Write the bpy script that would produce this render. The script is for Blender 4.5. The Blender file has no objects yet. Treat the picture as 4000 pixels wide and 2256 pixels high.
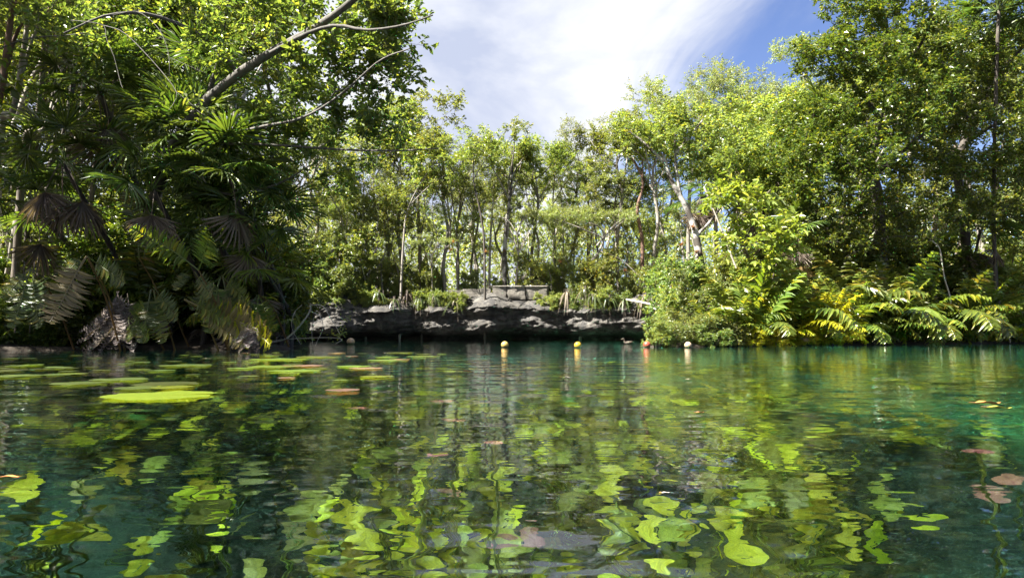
import bpy, math, numpy as np
from mathutils import Vector, Matrix
PI = math.pi
sc = bpy.context.scene
COL = sc.collection
# ------------------------------------------------------------------ camera, sky, sun, exposure
CAM_H, PITCH, LENS = 0.28, math.radians(3.95), 24.0
FPX = 4000 * LENS / 36.0
cam = bpy.data.cameras.new('camera'); camo = bpy.data.objects.new('camera', cam); COL.objects.link(camo)
cam.sensor_width = 36; cam.lens = LENS; cam.clip_end = 2000; cam.clip_start = 0.02
camo.location = (0, 0, CAM_H); camo.rotation_euler = (PI / 2 + PITCH, 0, 0)
sc.camera = camo
SUN_AZ, SUN_EL = math.radians(-114), math.radians(53)
SUN_DIR = Vector((math.sin(SUN_AZ) * math.cos(SUN_EL), math.cos(SUN_AZ) * math.cos(SUN_EL), math.sin(SUN_EL)))
world = bpy.data.worlds.new('World'); sc.world = world; world.use_nodes = True
SKY_STRENGTH, CLOUD = 0.05, 2.95


class NT:
    """small helper around a node tree"""
    def __init__(s, tree): s.t = tree
    def n(s, kind, **kw):
        nd = s.t.nodes.new('ShaderNode' + kind)
        for k, v in kw.items():
            if k.startswith('_'): setattr(nd, k[1:], v)
        return nd
    def set(s, nd, **kw):
        for k, v in kw.items(): nd.inputs[k.replace('__', ' ')].default_value = v
        return nd
    def l(s, a, b): s.t.links.new(a, b)
    def math(s, op, a, b=None, c=None, clamp=False):
        nd = s.t.nodes.new('ShaderNodeMath'); nd.operation = op; nd.use_clamp = clamp
        for i, v in enumerate((a, b, c)):
            if v is None: continue
            if isinstance(v, (int, float)): nd.inputs[i].default_value = v
            else: s.l(v, nd.inputs[i])
        return nd.outputs[0]
    def mix(s, f, a, b, mode='MIX'):
        nd = s.t.nodes.new('ShaderNodeMix'); nd.data_type = 'RGBA'; nd.blend_type = mode
        for sock, v in ((nd.inputs[0], f), (nd.inputs[6], a), (nd.inputs[7], b)):
            if isinstance(v, (int, float)): sock.default_value = v
            elif isinstance(v, (tuple, list)): sock.default_value = (*v[:3], 1)
            else: s.l(v, sock)
        return nd.outputs[2]
    def ramp(s, f, stops, interp='LINEAR'):
        nd = s.t.nodes.new('ShaderNodeValToRGB'); cr = nd.color_ramp; cr.interpolation = interp
        while len(cr.elements) < len(stops): cr.elements.new(0.5)
        for e, (p, c) in zip(cr.elements, stops): e.position = p; e.color = (*c[:3], 1)
        s.l(f, nd.inputs[0]); return nd.outputs[0]
    def noise(s, vec, scale, detail=4, rough=.55, dist=0., col=False):
        nd = s.t.nodes.new('ShaderNodeTexNoise')
        if vec is not None: s.l(vec, nd.inputs['Vector'])
        nd.inputs['Scale'].default_value = scale; nd.inputs['Detail'].default_value = detail
        nd.inputs['Roughness'].default_value = rough; nd.inputs['Distortion'].default_value = dist
        return nd.outputs['Color' if col else 'Fac']
    def mapping(s, vec, loc=(0, 0, 0), rot=(0, 0, 0), scale=(1, 1, 1)):
        nd = s.t.nodes.new('ShaderNodeMapping'); s.l(vec, nd.inputs[0])
        nd.inputs[1].default_value = loc; nd.inputs[2].default_value = rot; nd.inputs[3].default_value = scale
        return nd.outputs[0]


g = NT(world.node_tree)
bg = world.node_tree.nodes['Background']; bg.inputs[1].default_value = SKY_STRENGTH
sky = g.n('TexSky', _sky_type='NISHITA', _sun_disc=False)
sky.sun_elevation = SUN_EL; sky.sun_rotation = SUN_AZ; sky.air_density = 1.0; sky.dust_density = 0.35; sky.ozone_density = 2.4
tc = g.n('TexCoord'); sep = g.n('SeparateXYZ'); g.l(tc.outputs['Generated'], sep.inputs[0])
den = g.math('ADD', g.math('MAXIMUM', sep.outputs[2], 0.0), 0.16)
comb = g.n('CombineXYZ'); u = g.math('DIVIDE', sep.outputs[0], den); v = g.math('DIVIDE', sep.outputs[1], den)
g.l(u, comb.inputs[0]); g.l(v, comb.inputs[1])
uv = comb.outputs[0]
big = g.noise(g.mapping(uv, (3.1, 1.7, 0), (0, 0, .55), (1.0, .5, 1)), 1.0, 7, .52, .6)
fine = g.noise(g.mapping(uv, (0, 0, 0), (0, 0, .6), (1.5, .55, 1)), 2.6, 8, .6, .9)
dens = g.math('ADD', g.math('MULTIPLY', big, 1.1), g.math('MULTIPLY', fine, .55))
edge = g.math('MULTIPLY', g.math('SUBTRACT', u, .46), -1.0)           # the cloud bank lies to the left, clear sky to the right
dens = g.math('ADD', dens, g.math('MINIMUM', g.math('MAXIMUM', edge, -0.6), .36))
mask = g.n('MapRange', _interpolation_type='SMOOTHSTEP'); g.l(dens, mask.inputs[0])
mask.inputs[1].default_value = .66; mask.inputs[2].default_value = 1.06
shade = g.noise(g.mapping(uv, (5, 2, 0), (0, 0, .5), (1.0, .7, 1)), 1.7, 6, .55, .5)
cloud_col = g.ramp(shade, [(.36, (CLOUD * .60, CLOUD * .66, CLOUD * .84)), (.58, (CLOUD, CLOUD * 1.02, CLOUD * 1.07))])
sky_t = g.mix(1.0, sky.outputs[0], (.50, .48, .58), 'MULTIPLY')
g.l(g.mix(g.math('MULTIPLY', mask.outputs[0], .97), sky_t, cloud_col), bg.inputs[0])

sun = bpy.data.lights.new('sun', 'SUN'); suno = bpy.data.objects.new('sun', sun); COL.objects.link(suno)
sun.energy = 4.4; sun.angle = math.radians(.55); sun.color = (1, .95, .86)
suno.rotation_euler = SUN_DIR.to_track_quat('Z', 'Y').to_euler(); suno.location = (-20, 20, 40)
sc.view_settings.view_transform = 'Standard'; sc.view_settings.look = 'None'
sc.view_settings.exposure = 2.85; sc.view_settings.gamma = 1.0
sc.render.engine = 'CYCLES'
cy = sc.cycles
cy.use_denoising = True; cy.max_bounces = 10; cy.diffuse_bounces = 6; cy.glossy_bounces = 3; cy.transmission_bounces = 6
cy.transparent_max_bounces = 4; cy.sample_clamp_indirect = 5; cy.blur_glossy = 1.0
cy.use_adaptive_sampling = True; cy.adaptive_threshold = .02

RNG = np.random.default_rng(11)


# ------------------------------------------------------------------ geometry helpers
def at(px, py, Y):
    """point of the place seen at a photo position, Y metres ahead of the camera"""
    dx, dz = (px - 2000) / FPX, (1128 - py) / FPX
    d = np.array([dx, math.cos(PITCH) - dz * math.sin(PITCH), math.sin(PITCH) + dz * math.cos(PITCH)])
    p = d * (Y / d[1]); p[2] += CAM_H
    return p


def on_water(px, py, z=0.0):
    dx, dz = (px - 2000) / FPX, (1128 - py) / FPX
    d = np.array([dx, math.cos(PITCH) - dz * math.sin(PITCH), math.sin(PITCH) + dz * math.cos(PITCH)])
    t = (z - CAM_H) / d[2]
    return np.array([d[0] * t, d[1] * t, z])


def to_px(p):
    y = p[1] * math.cos(PITCH) + (p[2] - CAM_H) * math.sin(PITCH)
    z = -p[1] * math.sin(PITCH) + (p[2] - CAM_H) * math.cos(PITCH)
    y = max(y, .1)
    return 2000 + FPX * p[0] / y, 1128 - FPX * z / y


def mesh_np(name, V, faces, mats, smooth=False, mat_idx=None):
    """faces: list of int arrays (n,3) or (n,4)"""
    me = bpy.data.meshes.new(name)
    V = np.asarray(V, dtype=np.float32)
    faces = [np.asarray(f, dtype=np.int32) for f in faces if len(f)]
    me.vertices.add(len(V)); me.vertices.foreach_set('co', V.ravel())
    loops = np.concatenate([f.ravel() for f in faces])
    tot = np.concatenate([np.full(len(f), f.shape[1], np.int32) for f in faces])
    start = np.concatenate([[0], np.cumsum(tot)[:-1]]).astype(np.int32)
    me.loops.add(len(loops)); me.loops.foreach_set('vertex_index', loops)
    me.polygons.add(len(tot)); me.polygons.foreach_set('loop_start', start); me.polygons.foreach_set('loop_total', tot)
    for m in (mats if isinstance(mats, (list, tuple)) else [mats]): me.materials.append(m)
    if mat_idx is not None: me.polygons.foreach_set('material_index', np.asarray(mat_idx, np.int32))
    me.polygons.foreach_set('use_smooth', np.full(len(tot), smooth))
    me.update(calc_edges=True); me.validate()
    return me


def link(name, me, parent=None, loc=None, kind=None):
    o = bpy.data.objects.new(name, me); COL.objects.link(o)
    if parent is not None: o.parent = parent
    if loc is not None: o.location = loc
    if kind: o['kind'] = kind
    return o


TODO = []          # repeated things whose labels are completed at the end


def tag(o, label, cat, group=None, where=True, px=None):
    o['label'] = label; o['category'] = cat
    if group: o['group'] = group
    if where: TODO.append((o, px))
    return o


def thing(name, label, cat, loc=(0, 0, 0), rz=0, group=None, scale=1, where=True, px=None, tilt=(0, 0)):
    o = bpy.data.objects.new(name, None); COL.objects.link(o)
    o.empty_display_size = .2; o.location = loc; o.rotation_euler = (tilt[0], tilt[1], rz)
    o.scale = (scale,) * 3 if isinstance(scale, (int, float)) else scale
    return tag(o, label, cat, group, where, px)


def unit(a): return a / np.maximum(np.linalg.norm(a, axis=-1, keepdims=True), 1e-9)


def frames(D):
    up = np.where(np.abs(D[:, 2:3]) > .9, np.array([[1., 0, 0]]), np.array([[0., 0, 1]]))
    S = unit(np.cross(D, up)); return S, np.cross(S, D)


class MB:
    """collects vertices and faces"""
    def __init__(s): s.V = []; s.T = []; s.Q = []; s.nv = 0
    def add(s, V, Q=None, T=None):
        V = np.asarray(V, float).reshape(-1, 3)
        if Q is not None and len(Q): s.Q.append(np.asarray(Q, np.int64) + s.nv)
        if T is not None and len(T): s.T.append(np.asarray(T, np.int64) + s.nv)
        s.V.append(V); s.nv += len(V)
    def build(s, name, mat, smooth=False):
        f = []
        if s.Q: f.append(np.concatenate(s.Q))
        if s.T: f.append(np.concatenate(s.T))
        return mesh_np(name, np.concatenate(s.V), f, mat, smooth)
    def tube(s, pts, rad, k=8, rough=0., rng=None, cap=True):
        P = np.asarray(pts, float); n = len(P); r = np.broadcast_to(np.asarray(rad, float), (n,))
        D = unit(np.gradient(P, axis=0)); S, U = frames(D)
        for i in range(1, n):           # keep the frame from twisting
            if np.dot(S[i], S[i - 1]) < 0: S[i] *= -1; U[i] *= -1
        a = np.arange(k) * 2 * PI / k
        rr = r[:, None] * (1 + (rough * rng.normal(size=(n, k)) if rough else 0))
        R = P[:, None] + rr[..., None] * (np.cos(a)[None, :, None] * S[:, None] + np.sin(a)[None, :, None] * U[:, None])
        i, j = np.meshgrid(np.arange(n - 1), np.arange(k), indexing='ij'); j2 = (j + 1) % k
        Q = np.stack([i * k + j, i * k + j2, (i + 1) * k + j2, (i + 1) * k + j], -1).reshape(-1, 4)
        V = R.reshape(-1, 3)
        T = None
        if cap:
            V = np.concatenate([V, P[-1:] + D[-1:] * r[-1] * .5]); t = len(V) - 1; b = (n - 1) * k
            T = [(b + q, b + (q + 1) % k, t) for q in range(k)]
        s.add(V, Q, T)
    def sticks(s, A, B, ra, rb, k=3):
        """many thin frusta at once"""
        A, B = np.asarray(A), np.asarray(B); n = len(A)
        if n == 0: return
        S, U = frames(unit(B - A)); a = np.arange(k) * 2 * PI / k
        c, d = np.cos(a)[None, :, None], np.sin(a)[None, :, None]
        o = c * S[:, None] + d * U[:, None]
        V = np.concatenate([A[:, None] + o * np.reshape(ra, (-1, 1, 1)), B[:, None] + o * np.reshape(rb, (-1, 1, 1))], 1)
        j = np.arange(k); j2 = (j + 1) % k
        q = np.stack([j, j2, k + j2, k + j], -1)[None] + (np.arange(n) * 2 * k)[:, None, None]
        s.add(V.reshape(-1, 3), q.reshape(-1, 4))
    def leaves(s, P, A, N, L, W, oval=False, fold=.25, droop=.12):
        P = np.asarray(P); n = len(P); A = unit(A); N = unit(N - (N * A).sum(1, keepdims=True) * A); S = np.cross(A, N)
        L = np.reshape(np.broadcast_to(L, (n,)), (-1, 1)); W = np.reshape(np.broadcast_to(W, (n,)), (-1, 1))
        if not oval:
            V = np.stack([P, P + A * L * .48 + S * W * .5 + N * W * fold, P + A * L - N * L * droop, P + A * L * .48 - S * W * .5 + N * W * fold], 1)
            b = np.arange(n)[:, None] * 4
            s.add(V.reshape(-1, 3), None, np.concatenate([b + [[0, 2, 1]], b + [[0, 3, 2]]]))
        else:
            V = np.stack([P, P + A * L * .28 + S * W * .46 + N * W * fold, P + A * L * .66 + S * W * .42 + N * (W * fold - L * droop * .4),
                          P + A * L - N * L * droop, P + A * L * .66 - S * W * .42 + N * (W * fold - L * droop * .4), P + A * L * .28 - S * W * .46 + N * W * fold], 1)
            b = np.arange(n)[:, None] * 6
            s.add(V.reshape(-1, 3), np.concatenate([b + [[0, 3, 2, 1]], b + [[0, 5, 4, 3]]]))


def smooth_path(pts, n):
    P = np.asarray(pts, float)
    P = np.vstack([2 * P[0] - P[1], P, 2 * P[-1] - P[-2]])
    t = np.linspace(0, len(P) - 3 - 1e-6, n); i = t.astype(int); f = (t - i)[:, None]
    a, b, c, d = P[i], P[i + 1], P[i + 2], P[i + 3]
    return .5 * ((2 * b) + (c - a) * f + (2 * a - 5 * b + 4 * c - d) * f ** 2 + (3 * b - a - 3 * c + d) * f ** 3)


def vnoise(x, y, seed=0, octaves=4, scale=1.0):
    """smooth value noise, vectorised"""
    x = np.asarray(x, float) * scale; y = np.asarray(y, float) * scale
    out = np.zeros(np.broadcast(x, y).shape); amp = 1.0; tot = 0
    for o in range(octaves):
        xi, yi = np.floor(x).astype(np.int64), np.floor(y).astype(np.int64); fx, fy = x - xi, y - yi
        fx = fx * fx * (3 - 2 * fx); fy = fy * fy * (3 - 2 * fy)
        def h(a, b):
            n = (a * 374761393 + b * 668265263 + (seed + o * 17) * 1442695041) & 0x7fffffff
            n = ((n ^ (n >> 13)) * 1274126177) & 0x7fffffff
            return ((n ^ (n >> 16)) & 0xffff) / 65535.0
        out += amp * (h(xi, yi) * (1 - fx) * (1 - fy) + h(xi + 1, yi) * fx * (1 - fy) + h(xi, yi + 1) * (1 - fx) * fy + h(xi + 1, yi + 1) * fx * fy)
        tot += amp; amp *= .5; x = x * 2.03 + 7.1; y = y * 2.03 + 3.7
    return out / tot


# ------------------------------------------------------------------ materials
def new_mat(name):
    m = bpy.data.materials.new(name); m.use_nodes = True; t = m.node_tree
    return m, NT(t), t.nodes['Principled BSDF'], t.nodes['Material Output']


def leaf_mat(name, a, b, yellow=None, trans=.4, rough=.36, spec=.6, hue=.2):
    """a..b: the darker and lighter leaf of the kind, picked per leaf; yellow: colour of the few turning leaves"""
    m, g, p, out = new_mat(name)
    geo = g.n('NewGeometry'); oi = g.n('ObjectInfo')
    r = geo.outputs['Random Per Island']
    stops = [(0, a), (.75, b)]
    if yellow: stops = [(0, a), (.72, b), (.9, b), (.97, yellow)]
    c = g.ramp(r, stops)
    hsv = g.n('HueSaturation'); g.l(c, hsv.inputs['Color'])
    g.l(g.math('ADD', g.math('MULTIPLY', oi.outputs['Random'], .03), .485), hsv.inputs['Hue'])
    g.l(g.math('ADD', g.math('MULTIPLY', oi.outputs['Random'], hue * 2), 1 - hue), hsv.inputs['Value'])
    g.l(hsv.outputs[0], p.inputs['Base Color'])
    p.inputs['Roughness'].default_value = rough; p.inputs['Specular IOR Level'].default_value = spec
    tr = g.n('BsdfTranslucent')
    g.l(g.mix(1.0, hsv.outputs[0], (1.7, 1.6, .6), 'MULTIPLY'), tr.inputs[0])
    mx = g.n('MixShader'); mx.inputs[0].default_value = trans
    g.l(p.outputs[0], mx.inputs[1]); g.l(tr.outputs[0], mx.inputs[2]); g.l(mx.outputs[0], out.inputs[0])
    return m


def bark_mat(name, a, b, scale=9.0, patch=None, strength=.5):
    m, g, p, out = new_mat(name)
    tc = g.n('TexCoord'); oi = g.n('ObjectInfo')
    vec = g.mapping(tc.outputs['Object'], (0, 0, 0), (0, 0, 0), (1, 1, .28))
    n1 = g.noise(vec, scale, 6, .65, .4)
    c = g.ramp(n1, [(.32, a), (.68, b)])
    if patch:
        n2 = g.noise(g.mapping(tc.outputs['Object'], (4, 1, 2)), scale * .22, 4, .6)
        c = g.mix(g.ramp(n2, [(.48, (0, 0, 0)), (.58, (1, 1, 1))]), c, patch)
    c = g.mix(g.math('MULTIPLY', oi.outputs['Random'], .45), c, (.03, .026, .02))
    g.l(c, p.inputs['Base Color']); p.inputs['Roughness'].default_value = .88
    bp = g.n('Bump'); bp.inputs['Strength'].default_value = strength; bp.inputs['Distance'].default_value = .02
    g.l(n1, bp.inputs['Height']); g.l(bp.outputs[0], p.inputs['Normal'])
    return m


M = {}
M['hero_leaf'] = leaf_mat('hero_leaf', (.05, .082, .026), (.13, .162, .045), (.25, .24, .045), trans=.52, rough=.3)
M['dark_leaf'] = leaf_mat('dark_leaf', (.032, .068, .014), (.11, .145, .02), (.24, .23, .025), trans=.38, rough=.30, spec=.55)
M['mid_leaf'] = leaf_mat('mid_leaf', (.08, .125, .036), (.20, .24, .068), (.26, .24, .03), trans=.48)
M['lime_leaf'] = leaf_mat('lime_leaf', (.105, .15, .042), (.22, .26, .085), (.34, .28, .03), trans=.5)
M['feather_leaf'] = leaf_mat('feather_leaf', (.10, .145, .055), (.235, .275, .11), (.24, .22, .05), trans=.45)
M['gold_leaf'] = leaf_mat('gold_leaf', (.12, .175, .03), (.24, .295, .06), (.40, .40, .12), trans=.38)
M['shrub_leaf'] = leaf_mat('shrub_leaf', (.065, .11, .03), (.16, .21, .06), (.30, .28, .03), trans=.42, rough=.36)
M['palm_leaf'] = leaf_mat('palm_leaf', (.035, .07, .015), (.09, .13, .025), None, trans=.35, rough=.32, spec=.6)
M['palm_dead'] = leaf_mat('palm_dead', (.085, .066, .05), (.19, .155, .125), None, trans=.2, rough=.7, spec=.25, hue=.25)
M['fern_leaf'] = leaf_mat('fern_leaf', (.07, .115, .018), (.155, .195, .03), (.28, .26, .03), trans=.45, rough=.35)
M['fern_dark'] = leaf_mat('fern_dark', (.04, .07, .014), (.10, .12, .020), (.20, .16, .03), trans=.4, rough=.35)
M['fern_yellow'] = leaf_mat('fern_yellow', (.24, .25, .014), (.42, .42, .025), (.52, .48, .03), trans=.5, rough=.4)
M['fern_olive'] = leaf_mat('fern_olive', (.12, .10, .04), (.24, .20, .07), (.34, .26, .12), trans=.35, rough=.4)
M['fern_brown'] = leaf_mat('fern_brown', (.10, .065, .025), (.20, .135, .05), None, trans=.3, rough=.7, spec=.2)
M['fern_dead'] = leaf_mat('fern_dead', (.085, .07, .062), (.23, .19, .175), None, trans=.15, rough=.62, spec=.4, hue=.25)
M['strap_leaf'] = leaf_mat('strap_leaf', (.035, .06, .02), (.09, .12, .045), (.16, .13, .07), trans=.3)
M['brom_red'] = leaf_mat('brom_red', (.13, .06, .04), (.22, .11, .07), (.14, .13, .05), trans=.3)
M['bark'] = bark_mat('bark', (.07, .055, .042), (.20, .165, .13), 11)
M['bark_grey'] = bark_mat('bark_grey', (.04, .037, .033), (.125, .115, .10), 12)
M['bark_pale'] = bark_mat('bark_pale', (.16, .14, .115), (.36, .33, .29), 8)
M['bark_dark'] = bark_mat('bark_dark', (.025, .02, .016), (.09, .075, .06), 9)
M['bark_patchy'] = bark_mat('bark_patchy', (.03, .025, .02), (.09, .075, .06), 10, patch=(.46, .44, .41))
M['bark_red'] = bark_mat('bark_red', (.09, .045, .03), (.22, .13, .09), 10)
M['dead_wood'] = bark_mat('dead_wood', (.30, .26, .21), (.52, .47, .40), 14)


def lily_mat(name, a, b, rough=.35, trans=.3, vein=.25):
    m, g, p, out = new_mat(name)
    tc = g.n('TexCoord'); oi = g.n('ObjectInfo')
    n1 = g.noise(g.mapping(tc.outputs['Object'], scale=(1, 1, 1)), 7, 5, .6, .3)
    n2 = g.noise(tc.outputs['Object'], 38, 3, .6)
    sep = g.n('SeparateXYZ'); g.l(tc.outputs['Object'], sep.inputs[0])
    ang = g.math('ARCTAN2', sep.outputs[1], sep.outputs[0])
    rib = g.math('ABSOLUTE', g.math('SINE', g.math('MULTIPLY', ang, 9.0)))
    c = g.ramp(n1, [(.3, a), (.7, b)])
    c = g.mix(g.math('MULTIPLY', g.math('POWER', rib, 10.0), vein), c, tuple(min(1, q * 1.5) for q in b))
    c = g.mix(g.ramp(n2, [(.64, (0, 0, 0)), (.74, (.8, .8, .8))]), c, tuple(q * .4 for q in a))
    hsv = g.n('HueSaturation'); g.l(c, hsv.inputs['Color'])
    g.l(g.math('ADD', g.math('MULTIPLY', oi.outputs['Random'], .75), .5), hsv.inputs['Value'])
    g.l(g.math('ADD', g.math('MULTIPLY', oi.outputs['Random'], .05), .46), hsv.inputs['Hue'])
    g.l(hsv.outputs[0], p.inputs['Base Color']); p.inputs['Roughness'].default_value = rough
    bp = g.n('Bump'); bp.inputs['Strength'].default_value = .4; bp.inputs['Distance'].default_value = .004
    g.l(g.math('ADD', n1, g.math('MULTIPLY', rib, .15)), bp.inputs['Height']); g.l(bp.outputs[0], p.inputs['Normal'])
    tr = g.n('BsdfTranslucent'); g.l(g.mix(1.0, hsv.outputs[0], (1.7, 1.6, .5), 'MULTIPLY'), tr.inputs[0])
    mx = g.n('MixShader'); mx.inputs[0].default_value = trans
    g.l(p.outputs[0], mx.inputs[1]); g.l(tr.outputs[0], mx.inputs[2]); g.l(mx.outputs[0], out.inputs[0])
    return m


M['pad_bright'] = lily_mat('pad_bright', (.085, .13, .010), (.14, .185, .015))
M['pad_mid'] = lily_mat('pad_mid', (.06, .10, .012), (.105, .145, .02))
M['pad_shaded_green'] = lily_mat('pad_shaded_green', (.035, .06, .014), (.07, .10, .02))  # green darkened to stand for pads in the left bank's shade
M['pad_brown'] = lily_mat('pad_brown', (.12, .075, .04), (.20, .135, .07), .5)
M['sub_leaf'] = lily_mat('sub_leaf', (.42, .37, .02), (.66, .56, .03), .6, .4)
M['sub_olive'] = lily_mat('sub_olive', (.16, .16, .03), (.30, .28, .05), .6, .4)
M['sub_green'] = lily_mat('sub_green', (.07, .24, .05), (.14, .36, .09), .6, .4)
M['sub_red'] = lily_mat('sub_red', (.20, .085, .06), (.32, .16, .11), .5, .3)


def plain_mat(name, col, rough=.5, spec=.5, mottled=.0):
    m, g, p, out = new_mat(name)
    tc = g.n('TexCoord'); n = g.noise(tc.outputs['Object'], 9, 5, .65)
    g.l(g.ramp(n, [(.35, tuple(q * (1 - mottled) for q in col)), (.7, col)]), p.inputs['Base Color'])
    p.inputs['Roughness'].default_value = rough; p.inputs['Specular IOR Level'].default_value = spec
    return m


def buoy_mat(name, col):
    m, g, p, out = new_mat(name)
    tc = g.n('TexCoord'); sep = g.n('SeparateXYZ'); g.l(tc.outputs['Object'], sep.inputs[0])
    n = g.noise(tc.outputs['Object'], 26, 5, .65)
    c = g.ramp(n, [(.3, tuple(q * .72 for q in col)), (.66, col)])
    line = g.math('ADD', sep.outputs[2], g.math('MULTIPLY', g.math('SUBTRACT', n, .5), .03))
    c = g.mix(g.ramp(g.math('ADD', g.math('MULTIPLY', line, 6.0), .56), [(.28, (1, 1, 1)), (.48, (0, 0, 0))]), c, (.10, .10, .05))  # algae stain at the float line
    g.l(c, p.inputs['Base Color']); p.inputs['Roughness'].default_value = .45
    return m


# rock
m, g, p, out = new_mat('limestone'); M['rock'] = m
tc = g.n('TexCoord'); geo = g.n('NewGeometry')
pos = tc.outputs['Object']
n1 = g.noise(pos, .55, 7, .62, .3); n2 = g.noise(g.mapping(pos, scale=(1, 1, .3)), 2.2, 8, .68, .5); n3 = g.noise(pos, 9, 6, .7)
c = g.ramp(n2, [(.28, (.030, .027, .024)), (.52, (.066, .059, .050)), (.78, (.125, .112, .094))])
c = g.mix(g.ramp(n1, [(.50, (0, 0, 0)), (.60, (.8, .8, .8))]), c, (.15, .14, .125))
c = g.mix(g.ramp(n3, [(.35, (.75, .75, .75)), (.6, (0, 0, 0))]), c, (.035, .035, .032))
streak = g.noise(g.mapping(pos, scale=(1.6, 1.6, .12)), 1.3, 5, .6, .4)
c = g.mix(g.ramp(streak, [(.46, (0, 0, 0)), (.60, (.85, .85, .85))]), c, (.022, .021, .021))
g.l(c, p.inputs['Base Color']); p.inputs['Roughness'].default_value = .9
bp = g.n('Bump'); bp.inputs['Strength'].default_value = 1.0; bp.inputs['Distance'].default_value = .12
g.l(g.math('ADD', n2, g.math('MULTIPLY', n3, .5)), bp.inputs['Height']); g.l(bp.outputs[0], p.inputs['Normal'])
m, g, p, out = new_mat('wall_stone'); M['wall_stone'] = m
tc = g.n('TexCoord'); oi = g.n('ObjectInfo')
n2 = g.noise(tc.outputs['Object'], 4, 8, .7, .3)
c = g.ramp(n2, [(.28, (.06, .055, .048)), (.5, (.17, .155, .13)), (.75, (.30, .275, .23))])
c = g.mix(g.math('MULTIPLY', oi.outputs['Random'], .35), c, (.12, .11, .10))
g.l(c, p.inputs['Base Color']); p.inputs['Roughness'].default_value = .92
bp = g.n('Bump'); bp.inputs['Strength'].default_value = .8; bp.inputs['Distance'].default_value = .05
g.l(n2, bp.inputs['Height']); g.l(bp.outputs[0], p.inputs['Normal'])
# ground: leaf litter on the banks, algae and mud on the pool floor, with shade and glow painted in
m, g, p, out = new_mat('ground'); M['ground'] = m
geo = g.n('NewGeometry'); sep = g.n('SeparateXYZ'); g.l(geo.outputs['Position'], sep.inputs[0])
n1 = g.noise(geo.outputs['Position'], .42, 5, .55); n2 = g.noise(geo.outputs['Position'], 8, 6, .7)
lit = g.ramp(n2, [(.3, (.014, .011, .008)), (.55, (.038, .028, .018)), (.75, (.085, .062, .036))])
alg_shade = g.ramp(g.math('ADD', n1, g.math('MULTIPLY', g.math('MAXIMUM', g.math('MINIMUM', sep.outputs[0], 5.0), -5.0), .038)), [(.46, (.0025, .005, .005)), (.58, (.007, .022, .018)), (.68, (.022, .10, .045)), (.80, (.04, .17, .07))])  # algae greener to the right; the darkening to the left is painted shade
alg_shade = g.mix(g.ramp(n2, [(.4, (0, 0, 0)), (.7, (.6, .6, .6))]), alg_shade, (.012, .018, .014))
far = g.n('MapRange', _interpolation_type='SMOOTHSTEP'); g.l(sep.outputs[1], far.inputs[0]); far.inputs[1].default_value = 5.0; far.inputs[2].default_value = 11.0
rear = g.n('MapRange', _interpolation_type='SMOOTHSTEP'); g.l(sep.outputs[1], rear.inputs[0]); rear.inputs[1].default_value = 40.0; rear.inputs[2].default_value = 26.0  # fades the teal out before the cliff, dark as under its overhang
alg_shade = g.mix(g.math('MULTIPLY', far.outputs[0], rear.outputs[0]), alg_shade, g.ramp(n1, [(.35, (.014, .078, .058)), (.65, (.036, .18, .12))]))     # teal painted on the open pool floor for light welling up through water
c = g.mix(g.ramp(g.math('ADD', g.math('MULTIPLY', sep.outputs[2], 1.5), .6), [(.3, (0, 0, 0)), (.6, (1, 1, 1))]), alg_shade, lit)
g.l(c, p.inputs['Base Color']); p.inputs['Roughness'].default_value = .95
bp = g.n('Bump'); bp.inputs['Strength'].default_value = .7; bp.inputs['Distance'].default_value = .06
g.l(n2, bp.inputs['Height']); g.l(bp.outputs[0], p.inputs['Normal'])
# water
m = bpy.data.materials.new('water'); m.use_nodes = True; g = NT(m.node_tree); m.node_tree.nodes.clear(); M['water'] = m
out = g.n('OutputMaterial'); gl = g.n('BsdfGlass'); gl.inputs['IOR'].default_value = 1.333; gl.inputs['Roughness'].default_value = 0
tc = g.n('TexCoord')
w1 = g.noise(g.mapping(tc.outputs['Object'], scale=(.55, 1.3, 1)), 3.4, 3, .5, .2)
w2 = g.noise(g.mapping(tc.outputs['Object'], (3, 1, 0), scale=(.6, 1.2, 1)), 11, 2, .5)
bp = g.n('Bump'); bp.inputs['Strength'].default_value = .45; bp.inputs['Distance'].default_value = .014
g.l(g.math('ADD', w1, g.math('MULTIPLY', w2, .16)), bp.inputs['Height']); g.l(bp.outputs[0], gl.inputs['Normal'])
g.l(gl.outputs[0], out.inputs[0])
va = g.n('VolumeAbsorption'); va.inputs[0].default_value = (.60, .86, .80, 1); va.inputs[1].default_value = .36
g.l(va.outputs[0], out.inputs[1])

# ------------------------------------------------------------------ terrain
SHORE = np.array([(-9.8, 12.6), (-8.6, 14.0), (-7.2, 14.4), (-5.4, 13.8), (-4.7, 14.4), (-5.3, 16.5), (-7.2, 21), (-9.6, 27), (-12.6, 34), (-15.5, 41), (-15, 44.5),
                  (-6, 46.5), (3, 46.5), (10.5, 44), (10.5, 38), (7.5, 29), (5.0, 22), (3.5, 18.2), (4.3, 17.4), (7.2, 19.2), (10.5, 21.2), (14, 22.8), (18, 25.5), (22, 28.5),
                  (27, 27), (29, 14), (24, -6), (10, -17), (-8, -16), (-17, -6), (-15, 4), (-12.2, 10)])


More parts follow.
